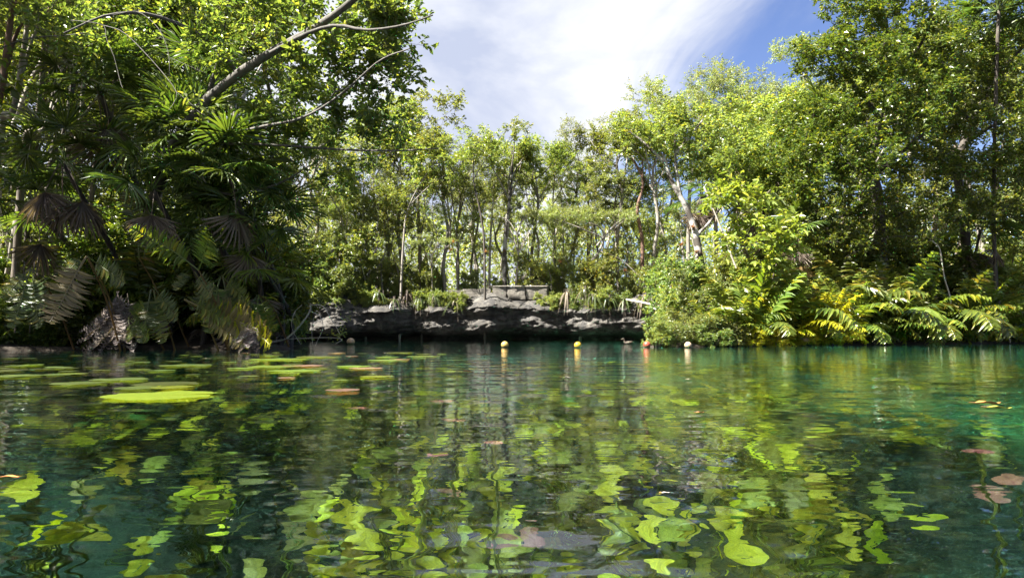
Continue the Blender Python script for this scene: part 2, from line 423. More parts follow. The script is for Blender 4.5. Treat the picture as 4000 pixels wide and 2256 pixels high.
def shore_dist(x, y):
    """signed distance to the shore, positive on land"""
    x = np.asarray(x, float); y = np.asarray(y, float)
    d = np.full(x.shape, 1e9); ins = np.zeros(x.shape, bool)
    for a, b in zip(SHORE, np.roll(SHORE, -1, 0)):
        e = b - a; t = np.clip(((x - a[0]) * e[0] + (y - a[1]) * e[1]) / (e @ e), 0, 1)
        d = np.minimum(d, np.hypot(x - a[0] - t * e[0], y - a[1] - t * e[1]))
        c = ((a[1] > y) != (b[1] > y)); xi = a[0] + (y - a[1]) / (b[1] - a[1] + 1e-12) * e[0]
        ins ^= c & (x < xi)
    return np.where(ins, -d, d)


def sstep(a, b, x): t = np.clip((x - a) / (b - a), 0, 1); return t * t * (3 - 2 * t)


def ground_z(x, y):
    d = shore_dist(x, y)
    n = vnoise(x, y, 3, 4, .35) - .5
    land = .06 + .9 * sstep(0, 5, d) + .05 * np.clip(d, 0, 25) + n * .5 * sstep(0, 2, d)
    plate = 2.5 + .8 * sstep(44, 50, np.asarray(y, float)) + .02 * np.clip(d, 0, 30) + n * .4
    k = sstep(35, 41, np.asarray(y, float)) * sstep(.0, 1.2, d)
    land = land * (1 - k) + plate * k
    bed = -.12 - 2.75 * sstep(0, 3.2, -d) - .5 * sstep(4, 10, -d) + n * .35 * sstep(.5, 3, -d)
    return np.where(d > 0, land, bed)


def gz(x, y): return float(ground_z(np.array([x]), np.array([y]))[0])


def grid_mesh(name, xs, ys, zf, mat):
    X, Y = np.meshgrid(xs, ys, indexing='xy'); Z = zf(X, Y); n, m_ = X.shape
    i, j = np.meshgrid(np.arange(n - 1), np.arange(m_ - 1), indexing='ij'); q = i * m_ + j
    return mesh_np(name, np.stack([X, Y, Z], -1).reshape(-1, 3), [np.stack([q, q + 1, q + m_ + 1, q + m_], -1).reshape(-1, 4)], mat, True)


xs = np.concatenate([np.linspace(-600, -60, 12)[:-1], np.linspace(-60, -20, 50)[:-1], np.linspace(-20, 30, 120)[:-1], np.linspace(30, 70, 40)[:-1], np.linspace(70, 600, 12)])
ys = np.concatenate([np.linspace(-400, -25, 10)[:-1], np.linspace(-25, 55, 190)[:-1], np.linspace(55, 120, 50)[:-1], np.linspace(120, 900, 14)])
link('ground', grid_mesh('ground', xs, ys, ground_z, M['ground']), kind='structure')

# ------------------------------------------------------------------ water
def build_water():
    R = np.concatenate([[0.02, .1, .2, .3, .4], .5 * 1.0115 ** np.arange(0, 425)])
    A = np.radians(np.concatenate([np.linspace(-180, -48, 40)[:-1], np.linspace(-48, 48, 470), np.linspace(48, 180, 40)[1:]]))
    r, a = np.meshgrid(R, A, indexing='ij'); X = r * np.sin(a); Y = r * np.cos(a)
    rng = np.random.default_rng(5); Z = np.zeros_like(X); cell = r * .0125
    for k in range(80):
        lam = math.exp(rng.uniform(math.log(.03), math.log(.9))); th = rng.normal(.15, .75)
        amp = .00105 * min(lam, .35) ** 1.0 * rng.uniform(.35, 1)
        cut = np.clip(lam / (cell * 2.5) - 1, 0, 1)
        Z += amp * cut * np.sin(2 * PI / lam * (math.sin(th) * X + math.cos(th) * Y) + rng.uniform(0, 6.28))
    env = .55 + .9 * vnoise(X, Y, 9, 2, .45)
    Z *= env
    n, m_ = X.shape
    i, j = np.meshgrid(np.arange(n - 1), np.arange(m_ - 1), indexing='ij'); q = i * m_ + j
    F = np.stack([q, q + 1, q + m_ + 1, q + m_], -1).reshape(-1, 4)
    return link('water', mesh_np('water', np.stack([X, Y, Z], -1).reshape(-1, 3), [F], M['water'], True), kind='structure')


build_water()

# ------------------------------------------------------------------ cliff
def cliff_front(x): return 43.8 - .010 * (x + 3) ** 2 + .5 * np.sin(x * .7) + .35 * np.sin(x * 1.9 + 1)


def build_cliff():
    rng = np.random.default_rng(2)
    prof = np.array([(3.0, -1.2), (2.6, -.2), (2.3, .18), (1.5, .36), (.75, .55), (.25, .85), (.0, 1.25), (.05, 1.65), (.15, 2.0), (.5, 2.3), (1.0, 2.5), (1.7, 2.72), (2.6, 2.85), (5.0, 2.95), (7.5, 2.6)])
    pr = smooth_path(np.column_stack([prof, np.zeros(len(prof))]), 84)
    xs = np.linspace(-19, 13.5, 300); s = np.arange(84)
    X, S = np.meshgrid(xs, s, indexing='ij'); O = pr[:, 0][S]; Z = pr[:, 1][S]
    # broad bulges, then shelves, then pits
    b = vnoise(X, Z * 1.4, 4, 3, .35) - .5; f = vnoise(X, Z * 2.2 + 9, 6, 5, 1.1) - .5; h = vnoise(X * 1.3, S * .3, 8, 3, 2.2) - .5
    f2 = vnoise(X * 1.2, Z * 3 + S * .05, 15, 3, 3.1) - .5
    mid = sstep(.1, .6, Z) * (1 - sstep(2.7, 2.95, Z))
    ledge = np.sin(Z * 5.2 + 4 * (vnoise(X, Z, 13, 2, .3) - .5)) * .14
    Yy = cliff_front(X) + O + mid * (b * 1.6 + f * .9 + h * .35 + f2 * .32 + ledge)
    top = 1 + .14 * (vnoise(X, X * 0, 21, 3, .25) - .5) * 2
    Zz = Z * np.where(Z > 0, top, 1) + sstep(1.5, 2.5, Z) * (f * .8 + h * .3 + b * .5 + f2 * .25)
    n, m_ = X.shape; i, j = np.meshgrid(np.arange(n - 1), np.arange(m_ - 1), indexing='ij'); q = i * m_ + j
    F = np.stack([q, q + m_, q + m_ + 1, q + 1], -1).reshape(-1, 4)
    o = link('cliff', mesh_np('cliff', np.stack([X, Yy, Zz], -1).reshape(-1, 3), [F], M['rock'], True), kind='structure')
    # loose broken rocks on the upper ledge
    base = []
    for k in range(5):
        a = np.linspace(0, 2 * PI, 8)[:-1]; mb = MB()
        rings = [(-.45, .55), (-.1, 1.0), (.3, .85), (.55, .4)]
        V = [(math.cos(t + z) * w * (1 + .25 * rng.normal()), math.sin(t + z) * w * (1 + .25 * rng.normal()), z + .08 * rng.normal()) for z, w in rings for t in a]
        Q = [(i * 7 + j, i * 7 + (j + 1) % 7, (i + 1) * 7 + (j + 1) % 7, (i + 1) * 7 + j) for i in range(3) for j in range(7)]
        mb.add(V + [(0, 0, .62)], Q, [(21 + j, 21 + (j + 1) % 7, 28) for j in range(7)])
        base.append(mb.build('rock', M['rock']))
    for k in range(70):
        px = rng.uniform(1500, 2560) if k < 35 else rng.uniform(1760, 2260)
        x = (px - 2000) / FPX * 45.0; t = rng.uniform(.35, 2.0)
        r = link('rock', base[k % 5], o, (x, float(cliff_front(x)) + t + .1, 2.12 + t * .33 + rng.uniform(-.05, .12)))
        s_ = rng.uniform(.10, .30); r.scale = (s_ * rng.uniform(.9, 1.6), s_, s_ * rng.uniform(.6, 1)); r.rotation_euler = rng.uniform(-.5, .5, 3) + [0, 0, rng.uniform(0, 6)]
    return o


build_cliff()


def build_wall():
    rng = np.random.default_rng(8)
    w = thing('stone_wall', 'low wall of pale rough stone blocks on top of the cliff', 'wall', (0, 45.6, 2.7), where=False)
    def block(x0, x1, z0, z1, d):
        n = 5; mb = MB()
        u = np.linspace(0, 1, n)
        faces = [((x0, -d, z0), (x1 - x0, 0, 0), (0, 0, z1 - z0)), ((x0, -d, z1), (x1 - x0, 0, 0), (0, 2 * d, 0)), ((x0, d, z0), (0, -2 * d, 0), (0, 0, z1 - z0)), ((x1, -d, z0), (0, 2 * d, 0), (0, 0, z1 - z0))]
        for o, a, b in faces:
            U, W = np.meshgrid(u, u, indexing='ij'); P = np.array(o) + U[..., None] * np.array(a) + W[..., None] * np.array(b)
            P = P.reshape(-1, 3); c = np.array([(x0 + x1) / 2, 0, (z0 + z1) / 2]); e = np.array([(x1 - x0) / 2, d, (z1 - z0) / 2])
            q = (P - c) / e; rr = np.maximum(np.linalg.norm(np.abs(q) ** 4, axis=1) ** .25, .01); P = c + e * q / (rr ** .35)[:, None]
            nn = vnoise(P[:, 0] * 2 + P[:, 1] * 3, P[:, 2] * 2 - P[:, 1] * 2, int(x0 * 10) + 50, 3, 1.7) - .5
            P += (P - c) * (nn * .55)[:, None]
            i, j = np.meshgrid(np.arange(n - 1), np.arange(n - 1), indexing='ij'); k = i * n + j
            mb.add(P, np.stack([k, k + n, k + n + 1, k + 1], -1).reshape(-1, 4))
        return mb.build('stone_block', M['wall_stone'], True)
    x = -4.1
    for k, (wd, h) in enumerate([(.9, .62), (1.15, .72), (.75, .75), (1.0, .80), (1.25, .84), (1.45, .82)]):
        if k < 3:
            link('stone_block', block(x + .02, x + wd - .02, 0, h * .5, .32), w); link('stone_block', block(x - .08, x + wd - .12, h * .5 + .01, h, .30), w)
        else:
            link('stone_block', block(x + .02, x + wd - .02, 0, h, .34), w)
        x += wd
    cap = block(-.15, 3.75, .84, .93, .40)
    o = link('capping_slab', cap, w, (-1.45, 0, 0))
    return w


build_wall()


# ------------------------------------------------------------------ trees
def grow(rng, limbs, targets, step=.35, arch=.12, jit=.06, down=.7):
    """grow branches from the limbs towards every target; returns nodes, parent index and the node chains"""
    nodes = [p for L in limbs for p in L]; par = []
    k = 0
    for L in limbs:
        par += [-1] + list(range(k, k + len(L) - 1)); k += len(L)
    base = np.array(nodes)
    d0 = np.min(np.linalg.norm(targets[:, None] - base[None], axis=2), axis=1)
    cap = len(nodes) + len(targets) * 40
    buf = np.zeros((cap, 3)); buf[:len(nodes)] = base; n = len(nodes); chains = []
    for ti in np.argsort(d0):
        t = targets[ti]; d = t - buf[:n]; L = np.linalg.norm(d, axis=1)
        cost = L + down * np.maximum(0, -d[:, 2]); cost[0] += 3
        b = int(np.argmin(cost)); Lb = L[b]
        m = int(min(36, max(2, Lb / step))); s = (np.arange(1, m + 1) / m)[:, None]
        p = buf[b] + (t - buf[b]) * s + np.array([0, 0, 1]) * arch * Lb * np.sin(s * PI) + rng.normal(size=(m, 3)) * jit * Lb ** .5 * np.sin(s * PI * .9 + .2)
        buf[n:n + m] = p; par += [b] + list(range(n, n + m - 1)); chains.append(np.arange(n, n + m)); n += m
    return buf[:n].copy(), np.array(par), chains


def foliage(rng, nodes, chains, par, twigs, per, tl, L, W, spread=.9, upness=.55, hang=0., tail=.45):
    """twiglets with alternate leaves along the outer part of each chain"""
    A, B = [], []
    for c in chains:
        lo = int(len(c) * (1 - tail)) if len(c) > 3 else 0
        idx = c[lo:]
        k = rng.integers(0, len(idx), twigs)
        base = nodes[idx[k]]; prev = nodes[par[idx[k]]]
        d = unit(base - prev) * .6 + rng.normal(size=(twigs, 3)) * spread + np.array([0, 0, .22 - hang])
        A.append(base); B.append(base + unit(d) * (tl * rng.uniform(.5, 1.3, twigs))[:, None])
    A, B = np.concatenate(A), np.concatenate(B)
    n = len(A); s = np.linspace(.25, 1.0, per)[None, :, None]
    P = A[:, None] + (B - A)[:, None] * s + rng.normal(size=(n, per, 3)) * tl * .05
    D = unit(B - A)[:, None]; side = unit(np.cross(D, np.array([0, 0, 1.]) + rng.normal(size=(n, 1, 3)) * .15)) * np.where(np.arange(per) % 2, 1, -1)[None, :, None]
    ax = D * .55 + side * .85 + rng.normal(size=(n, per, 3)) * .35 + np.array([0, 0, -.12 - hang])
    nrm = np.array([0, 0, upness]) + rng.normal(size=(n, per, 3)) * .42
    sz = rng.uniform(.6, 1.25, n * per)
    return A, B, P.reshape(-1, 3), ax.reshape(-1, 3), nrm.reshape(-1, 3), L * sz, W * sz


def pipe_radii(nodes, par, r_tip, expo=.48):
    cnt = np.ones(len(nodes))
    for i in range(len(nodes) - 1, -1, -1):
        if par[i] >= 0: cnt[par[i]] += cnt[i] * .55 if False else 0
    load = np.zeros(len(nodes)); haschild = np.zeros(len(nodes), bool)
    for i in range(len(nodes)):
        if par[i] >= 0: haschild[par[i]] = True
    load[~haschild] = 1
    order = np.argsort(-np.arange(len(nodes)))
    for i in order:
        if par[i] >= 0: load[par[i]] += load[i]
    return r_tip * np.maximum(load, 1) ** expo


def make_tree(rng, limbs, radii, blobs, n_t, twigs, per, tl, L, W, bark, leaf, oval=False, step=.4, tip=.006, arch=.1, hang=0., upness=.55, sides=9, jit=.06, shell=.45, spread=.9, tail=.45, thick=1.0, split=False):
    """limbs: polylines (first is the trunk); blobs: (centre, radii, weight). Returns trunk mesh, crown mesh"""
    wts = np.array([b[2] for b in blobs], float); pick = rng.choice(len(blobs), n_t, p=wts / wts.sum())
    dirs = unit(rng.normal(size=(n_t, 3))); rad = rng.uniform(shell, 1, n_t)[:, None] ** .6
    T = np.array([blobs[i][0] for i in pick]) + dirs * rad * np.array([blobs[i][1] for i in pick])
    L_ = [smooth_path(l, max(6, int(np.sum(np.linalg.norm(np.diff(np.asarray(l), axis=0), axis=1)) / (step * .8)))) for l in limbs]
    nodes, par, chains = grow(rng, L_, T, step, arch, jit)
    R = pipe_radii(nodes, par, tip) * thick
    wood = MB(); limb_me = []
    for q, (l, (r0, r1)) in enumerate(zip(L_, radii)):
        if split and q:
            lb = MB(); lb.tube(l, np.linspace(1, 0, len(l)) ** .8 * (r0 - r1) + r1, sides, .06, rng); limb_me.append(lb.build('limb', bark, True)); continue
        wood.tube(l, np.linspace(1, 0, len(l)) ** .8 * (r0 - r1) + r1, sides, .06, rng)
    nb = sum(len(l) for l in L_); ch = np.arange(nb, len(nodes)); 
    ra = np.minimum(R[par[ch]], np.where(par[ch] < nb, R[ch] * 1.25, 9)); big = R[ch] > tip * 2.2
    mx = max(r[0] for r in radii) * .55
    for msk, k in ((big, 6), (~big, 3)):
        wood.sticks(nodes[par[ch[msk]]], nodes[ch[msk]], np.minimum(ra[msk], mx), np.minimum(R[ch[msk]], mx), k)
    A, B, P, ax, nr, Ls, Ws = foliage(rng, nodes, chains, par, twigs, per, tl, L, W, spread=spread, hang=hang, upness=upness, tail=tail)
    wood.sticks(A, B, np.full(len(A), tip * .7), np.full(len(A), tip * .35), 3)
    lf = MB(); lf.leaves(P, ax, nr, Ls, Ws, oval)
    return wood.build('trunk', bark, True), lf.build('crown', leaf), (P, ax, nr, Ls, Ws), limb_me


def put_tree(name, label, cat, meshes, loc, rz=0., scale=1., group=None, where=True, px=None, tilt=(0, 0), leaf=None):
    t = thing(name, label, cat, loc, rz, group, scale, where, px, tilt)
    link('trunk', meshes[0], t)
    c = link('crown', meshes[1], t, kind='stuff')
    if leaf is not None:
        c.material_slots[0].link = 'OBJECT'; c.material_slots[0].material = leaf
    return t


PROTO = {}


def proto(kind, seed):
    """tree prototypes, 10 m tall, standing at the origin"""
    rng = np.random.default_rng(seed * 7 + 3)
    bend = rng.normal(size=(5, 2)) * .28; bend[0] = 0
    if kind == 'airy':      # bare stem, several rising limbs, leaf tufts at the ends
        tr = [(bend[i, 0], bend[i, 1], z) for i, z in enumerate((-.3, 2, 4, 5.6, 6.8))]
        limbs = [tr]; rad = [(.11, .06)]
        blobs = []
        for k in range(6):
            a = k * 1.05 + rng.uniform(-.3, .3); r = rng.uniform(.8, 1.9); z = rng.uniform(7.6, 9.6)
            st = tr[3 + k % 2]; e = (st[0] + r * math.cos(a), st[1] + r * math.sin(a), z - .3)
            limbs.append([st, ((st[0] + e[0]) / 2 + .1, (st[1] + e[1]) / 2, st[2] * .45 + e[2] * .55 - .2), e]); rad.append((.05, .015))
            blobs.append((np.array(e) + [0, 0, .1], np.array([.85, .85, .6]) * rng.uniform(.7, 1.25), 1))
        return make_tree(rng, limbs, rad, blobs, 70, 8, 8, .34, .16, .07, M['bark_pale'], M['mid_leaf'], step=.3, tip=.005, shell=.2)
    if kind == 'slender':    # thin straight stem, light foliage all the way up
        tr = [(bend[i, 0], bend[i, 1], z) for i, z in enumerate((-.3, 2.4, 4.8, 7.2, 9.3))]
        blobs = [((0, 0, z), (r, r, .9), w) for z, r, w in ((1.8, .8, .6), (3.2, 1.0, .8), (4.6, 1.2, .9), (6.0, 1.3, 1), (7.4, 1.25, 1), (8.6, 1.0, .9), (9.5, .6, .6))]
        return make_tree(rng, [tr], [(.075, .012)], blobs, 84, 8, 7, .36, .145, .062, M['bark_pale'], M['lime_leaf'], step=.3, tip=.004, arch=.15)
    if kind == 'feathery':   # fine compound leaves
        tr = [(bend[i, 0], bend[i, 1], z) for i, z in enumerate((-.3, 2, 4, 6, 7.5))]
        limbs = [tr]; rad = [(.10, .04)]; blobs = []
        for k in range(5):
            a = k * 1.26 + rng.uniform(-.3, .3); r = rng.uniform(.9, 2.0); z = rng.uniform(7.6, 9.6); st = tr[2 + k % 3]
            e = (st[0] + r * math.cos(a), st[1] + r * math.sin(a), z)
            limbs.append([st, (st[0] * .5 + e[0] * .5, st[1] * .5 + e[1] * .5, st[2] * .5 + e[2] * .5 + .2), e]); rad.append((.045, .012))
            blobs.append((np.array(e), np.array([1.0, 1.0, .65]) * rng.uniform(.8, 1.3), 1))
        blobs.append(((0, 0, 6.5), (1.5, 1.5, 1.2), .8))
        return make_tree(rng, limbs, rad, blobs, 86, 8, 14, .42, .10, .034, M['bark_pale'], M['feather_leaf'], step=.3, tip=.004, shell=.25)
    if kind == 'full':       # rounded crown from low down
        tr = [(bend[i, 0], bend[i, 1], z) for i, z in enumerate((-.3, 1.5, 3.2, 5, 6.8))]
        blobs = [(np.array((rng.normal() * 1.1, rng.normal() * 1.1, z)), np.array((1.5, 1.5, 1.0)) * rng.uniform(.7, 1.1), 1) for z in (2.6, 3.8, 4.8, 5.8, 6.8, 7.7, 8.6, 9.2)]
        return make_tree(rng, [tr], [(.12, .03)], blobs, 120, 8, 8, .36, .16, .072, M['bark'], M['mid_leaf'], step=.32, tip=.005, shell=.3)
    if kind == 'flat':       # umbrella crown, fine leaves in flat plates
        tr = [(0, 0, -.3), (.2, 0, 2.5), (.5, .1, 5), (.3, 0, 7)]
        limbs = [tr]; rad = [(.13, .06)]; blobs = []
        for k in range(7):
            a = k * .9 + rng.uniform(-.3, .3); r = rng.uniform(2.2, 4.2); z = rng.uniform(8.6, 9.8); st = tr[2 + k % 2]
            e = (st[0] + r * math.cos(a), st[1] + r * math.sin(a), z)
            limbs.append([st, (st[0] * .55 + e[0] * .45, st[1] * .55 + e[1] * .45, st[2] * .4 + e[2] * .6 + .3), e]); rad.append((.06, .015))
            blobs.append((np.array(e), np.array([1.5, 1.5, .28]), 1))
        return make_tree(rng, limbs, rad, blobs, 130, 9, 14, .42, .10, .04, M['bark_pale'], M['feather_leaf'], step=.32, tip=.005, shell=.1, upness=1.2)
    if kind == 'shrub':      # 10 m tall on paper, used small: many stems from the ground
        limbs = []; rad = []; blobs = []
        for k in range(7):
            a = k * .9 + rng.uniform(-.3, .3); r = rng.uniform(1.5, 4.2); z = rng.uniform(5, 8.5)
            limbs.append([(.3 * math.cos(a), .3 * math.sin(a), -.5), (r * .45 * math.cos(a), r * .45 * math.sin(a), z * .5), (r * math.cos(a), r * math.sin(a), z)]); rad.append((.16, .05))
            blobs.append((np.array((r * math.cos(a), r * math.sin(a), z)), np.array([2.2, 2.2, 1.8]), 1)); blobs.append((np.array((r * 1.1 * math.cos(a), r * 1.1 * math.sin(a), z * .45)), np.array([2.0, 2.0, 2.2]), .9))
        return make_tree(rng, limbs, rad, blobs, 115, 10, 8, 1.15, .46, .22, M['bark'], M['shrub_leaf'], step=.9, tip=.02, shell=.1, oval=True, jit=.16, spread=1.0)


def P(kind, k):
    if (kind, k) not in PROTO: PROTO[(kind, k)] = proto(kind, k + 10 * len(kind))
    return PROTO[(kind, k)]


def forest_tree(kind, k, px, ytop, Y, name, look, cat='tree', leaf=None, rz=None, squash=1.0, group='trees of the forest around the pool', tilt=(0, 0), zbase=None):
    x = (px - 2000) / FPX * Y
    if 36 < Y < 52 and -19 < x < 12: Y = max(Y, float(cliff_front(np.array(x))) + 1.6); x = (px - 2000) / FPX * Y
    z0 = gz(x, Y) if zbase is None else zbase
    if 36 < Y and -19 < x < 12: z0 = max(z0, 2.55)
    top = at(px, ytop, Y)[2]; s = (top - z0) / 9.9
    return put_tree(name, look, cat, P(kind, k), (x, Y, z0), RNG.uniform(0, 6.28) if rz is None else rz, (s * squash, s * squash, s), group, True, px, tilt, leaf)


# skyline trees of the cliff top, left to right: (kind, variant, photo x, photo y of the top, distance)
SKYLINE = [('airy', 0, 1500, 395, 48), ('full', 1, 1640, 365, 50), ('airy', 0, 1745, 495, 47), ('feathery', 2, 1790, 530, 52), ('airy', 1, 1850, 640, 52), ('airy', 2, 1985, 490, 47.5),
           ('airy', 1, 2085, 500, 49), ('slender', 0, 2190, 610, 52), ('feathery', 0, 2245, 525, 50), ('feathery', 1, 2320, 480, 49), ('airy', 0, 2425, 415, 47), ('slender', 1, 2505, 505, 50),
           ('airy', 2, 2565, 430, 46), ('slender', 0, 2575, 345, 47), ('feathery', 2, 2700, 265, 46), ('feathery', 0, 2800, 255, 47), ('feathery', 1, 2870, 285, 48), ('airy', 2, 2900, 405, 40),
           ('airy', 1, 2990, 400, 42), ('feathery', 2, 3060, 325, 44), ('airy', 1, 3150, 275, 40), ('feathery', 1, 3210, 205, 43), ('airy', 0, 3020, 330, 45)]
LOOK = {'airy': ('airy_tree', 'airy tufted tree'), 'slender': ('slender_tree', 'thin lime green tree'), 'feathery': ('feathery_tree', 'feathery fine leaved tree'),
        'full': ('broadleaf_tree', 'rounded leafy tree'), 'flat': ('umbrella_tree', 'flat crowned pale green tree'), 'shrub': ('shrub', 'leafy green shrub')}
for kd, k, px, yt, Y in SKYLINE:
    forest_tree(kd, k, px, yt, Y, LOOK[kd][0], LOOK[kd][1] + ' on the skyline', group='skyline trees')
# rows of the forest behind the cliff
rows = [(48, 1180, 3000, 26, 700, 1000, ('slender', 'slender', 'feathery', 'slender')), (54, 1100, 3100, 15, 580, 860, ('slender', 'feathery', 'airy')), (62, 1000, 3200, 14, 600, 800, ('airy', 'slender'))]
for Y, a, b, n, y0, y1, kinds in rows:
    for i in range(n):
        px = a + (b - a) * (i + RNG.uniform(.15, .85)) / n; kd = kinds[RNG.integers(len(kinds))]
        lf = [None, None, M['lime_leaf'], M['feather_leaf'], M['gold_leaf'] if RNG.random() < .25 else None][RNG.integers(5)]
        forest_tree(kd, int(RNG.integers(3)), px, RNG.uniform(y0, y1), Y + RNG.uniform(-2, 2), LOOK[kd][0], LOOK[kd][1] + {48: ' near the cliff edge', 54: ' in the middle forest', 62: ' in the far forest'}[Y], leaf=lf)
# low saplings and shrubs along the cliff edge
for i in range(26):
    px = 1080 + 1560 * (i + RNG.uniform(.1, .9)) / 26
    if 1780 < px < 2130 and i % 2: continue
    Y = RNG.uniform(45.0, 47.5)
    forest_tree('shrub', int(RNG.integers(3)), px, RNG.uniform(960, 1090), Y + (1.5 if 1770 < px < 2140 else 0), 'shrub', 'low leafy shrub on the cliff edge', 'shrub', leaf=[M['lime_leaf'], M['shrub_leaf'], M['feather_leaf'], M['mid_leaf']][RNG.integers(4)], squash=RNG.uniform(.55, .9), group='shrubs on the cliff edge')
# shrubs that spill over the lip of the cliff
for i in range(24):
    px = 1110 + 1480 * (i + RNG.uniform(.1, .9)) / 24
    if 1850 < px < 2110: continue
    x = (px - 2000) / FPX * 44.6; Y = float(cliff_front(np.array(x))) + RNG.uniform(.5, 1.1)
    put_tree('shrub', 'small shrub spilling over the cliff lip', 'shrub', P('shrub', i % 3), (x, Y, 2.0 + RNG.uniform(-.35, .1)), RNG.uniform(0, 6), RNG.uniform(.09, .16), 'shrubs spilling over the cliff', True, px, leaf=[M['shrub_leaf'], M['lime_leaf'], M['mid_leaf']][i % 3])
# pale umbrella trees over the wall
for k, px, yt, Y in ((0, 2010, 800, 46.5), (1, 2180, 815, 46.8), (2, 2370, 835, 46.5), (1, 1690, 925, 45.5), (0, 1600, 1040, 44.6)):
    forest_tree('flat', k, px, yt, Y, 'umbrella_tree', LOOK['flat'][1], leaf=M['feather_leaf'], squash=.95, group='flat crowned trees')
# left wood between the leaning tree and the cliff
for kd, k, px, yt, Y in (('full', 2, 1330, 480, 47), ('airy', 0, 1230, 420, 46), ('slender', 2, 1400, 500, 46), ('feathery', 1, 1450, 560, 47), ('airy', 1, 1160, 500, 45.5), ('slender', 1, 1290, 560, 45), ('airy', 2, 1560, 470, 47), ('slender', 0, 1500, 640, 46), ('slender', 1, 1210, 700, 44.5), ('slender', 2, 1360, 760, 45), ('slender', 0, 1120, 640, 44), ('airy', 2, 1030, 560, 26), ('slender', 1, 1420, 860, 45), ('slender', 0, 960, 600, 24)):
    forest_tree(kd, k, px, yt, Y, LOOK[kd][0], LOOK[kd][1] + ' beyond the left bank', group='left bank wood')
for kd, px, yt, Y in (('shrub', 1180, 985, 42.5), ('shrub', 1120, 1000, 42), ('shrub', 1250, 1030, 43), ('shrub', 1330, 1010, 44), ('shrub', 1010, 960, 18), ('shrub', 1420, 1060, 44.5), ('shrub', 1290, 930, 45), ('shrub', 1085, 1100, 17.2), ('shrub', 1215, 1090, 42.3)):
    forest_tree(kd, int(RNG.integers(3)), px, yt, Y, 'shrub', 'bushy bright green shrub', 'shrub', squash=.85, group='left bank shrubs')
# dense wood behind the left bank
for i in range(24):
    px = -250 + 1250 * (i + RNG.uniform(0, 1)) / 24; Y = RNG.uniform(17, 30)
    kd = ('full', 'slender', 'airy', 'slender')[i % 4]
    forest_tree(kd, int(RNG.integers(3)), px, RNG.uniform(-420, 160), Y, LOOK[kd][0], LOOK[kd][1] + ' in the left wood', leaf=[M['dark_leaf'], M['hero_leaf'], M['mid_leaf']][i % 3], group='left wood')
for i in range(14):
    px = -150 + 1200 * (i + RNG.uniform(0, 1)) / 14; Y = RNG.uniform(15.5, 19)
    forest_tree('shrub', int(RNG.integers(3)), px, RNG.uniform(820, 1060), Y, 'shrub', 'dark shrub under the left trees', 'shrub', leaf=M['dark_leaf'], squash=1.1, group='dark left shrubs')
for i in range(8):
    px = -60 + 420 * (i + RNG.uniform(.2, .8)) / 8
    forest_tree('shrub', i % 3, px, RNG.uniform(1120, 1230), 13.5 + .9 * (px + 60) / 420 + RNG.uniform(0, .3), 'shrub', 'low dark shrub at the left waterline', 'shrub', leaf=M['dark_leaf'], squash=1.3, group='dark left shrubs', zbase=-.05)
# unseen trees added beside the camera to shade the left bank and water
for i, (x, y, h) in enumerate([(-15.0, 7.2, 14), (-16, 4, 13), (-14.2, 10.4, 15), (-18, 1, 13)]):
    put_tree('broadleaf_tree', ['nearest', 'second nearest', 'farthest', 'rearmost'][i] + ' unseen tree added for shade beyond the left edge', 'tree', P('full', i % 3), (x, y, gz(x, y)), i * 1.3, h / 9.9, 'left wood', False, leaf=M['dark_leaf'])
# dense wood behind the right bank
for i in range(22):
    px = 2900 + 1350 * (i + RNG.uniform(0, 1)) / 22; Y = RNG.uniform(29, 44)
    kd = ('full', 'slender', 'full', 'airy')[i % 4]
    yt = np.interp(px, [2900, 3100, 3300, 3600, 4000], [560, 470, 260, 90, 60]) + RNG.uniform(0, 160)
    forest_tree(kd, int(RNG.integers(3)), px, yt, Y, LOOK[kd][0], LOOK[kd][1] + ' behind the right bank', leaf=[M['dark_leaf'], M['mid_leaf'], None][i % 3], group='right wood')
for i in range(16):
    px = 2850 + 1250 * (i + RNG.uniform(0, 1)) / 16; Y = np.interp(px, [2800, 3300, 4100], [22, 25.5, 31]) + RNG.uniform(0, 3)
    forest_tree('shrub', int(RNG.integers(3)), px, RNG.uniform(860, 1040), Y, 'shrub', 'dark shrub behind the right ferns', 'shrub', leaf=[M['dark_leaf'], M['mid_leaf']][i % 2], squash=1.05, group='dark right shrubs')


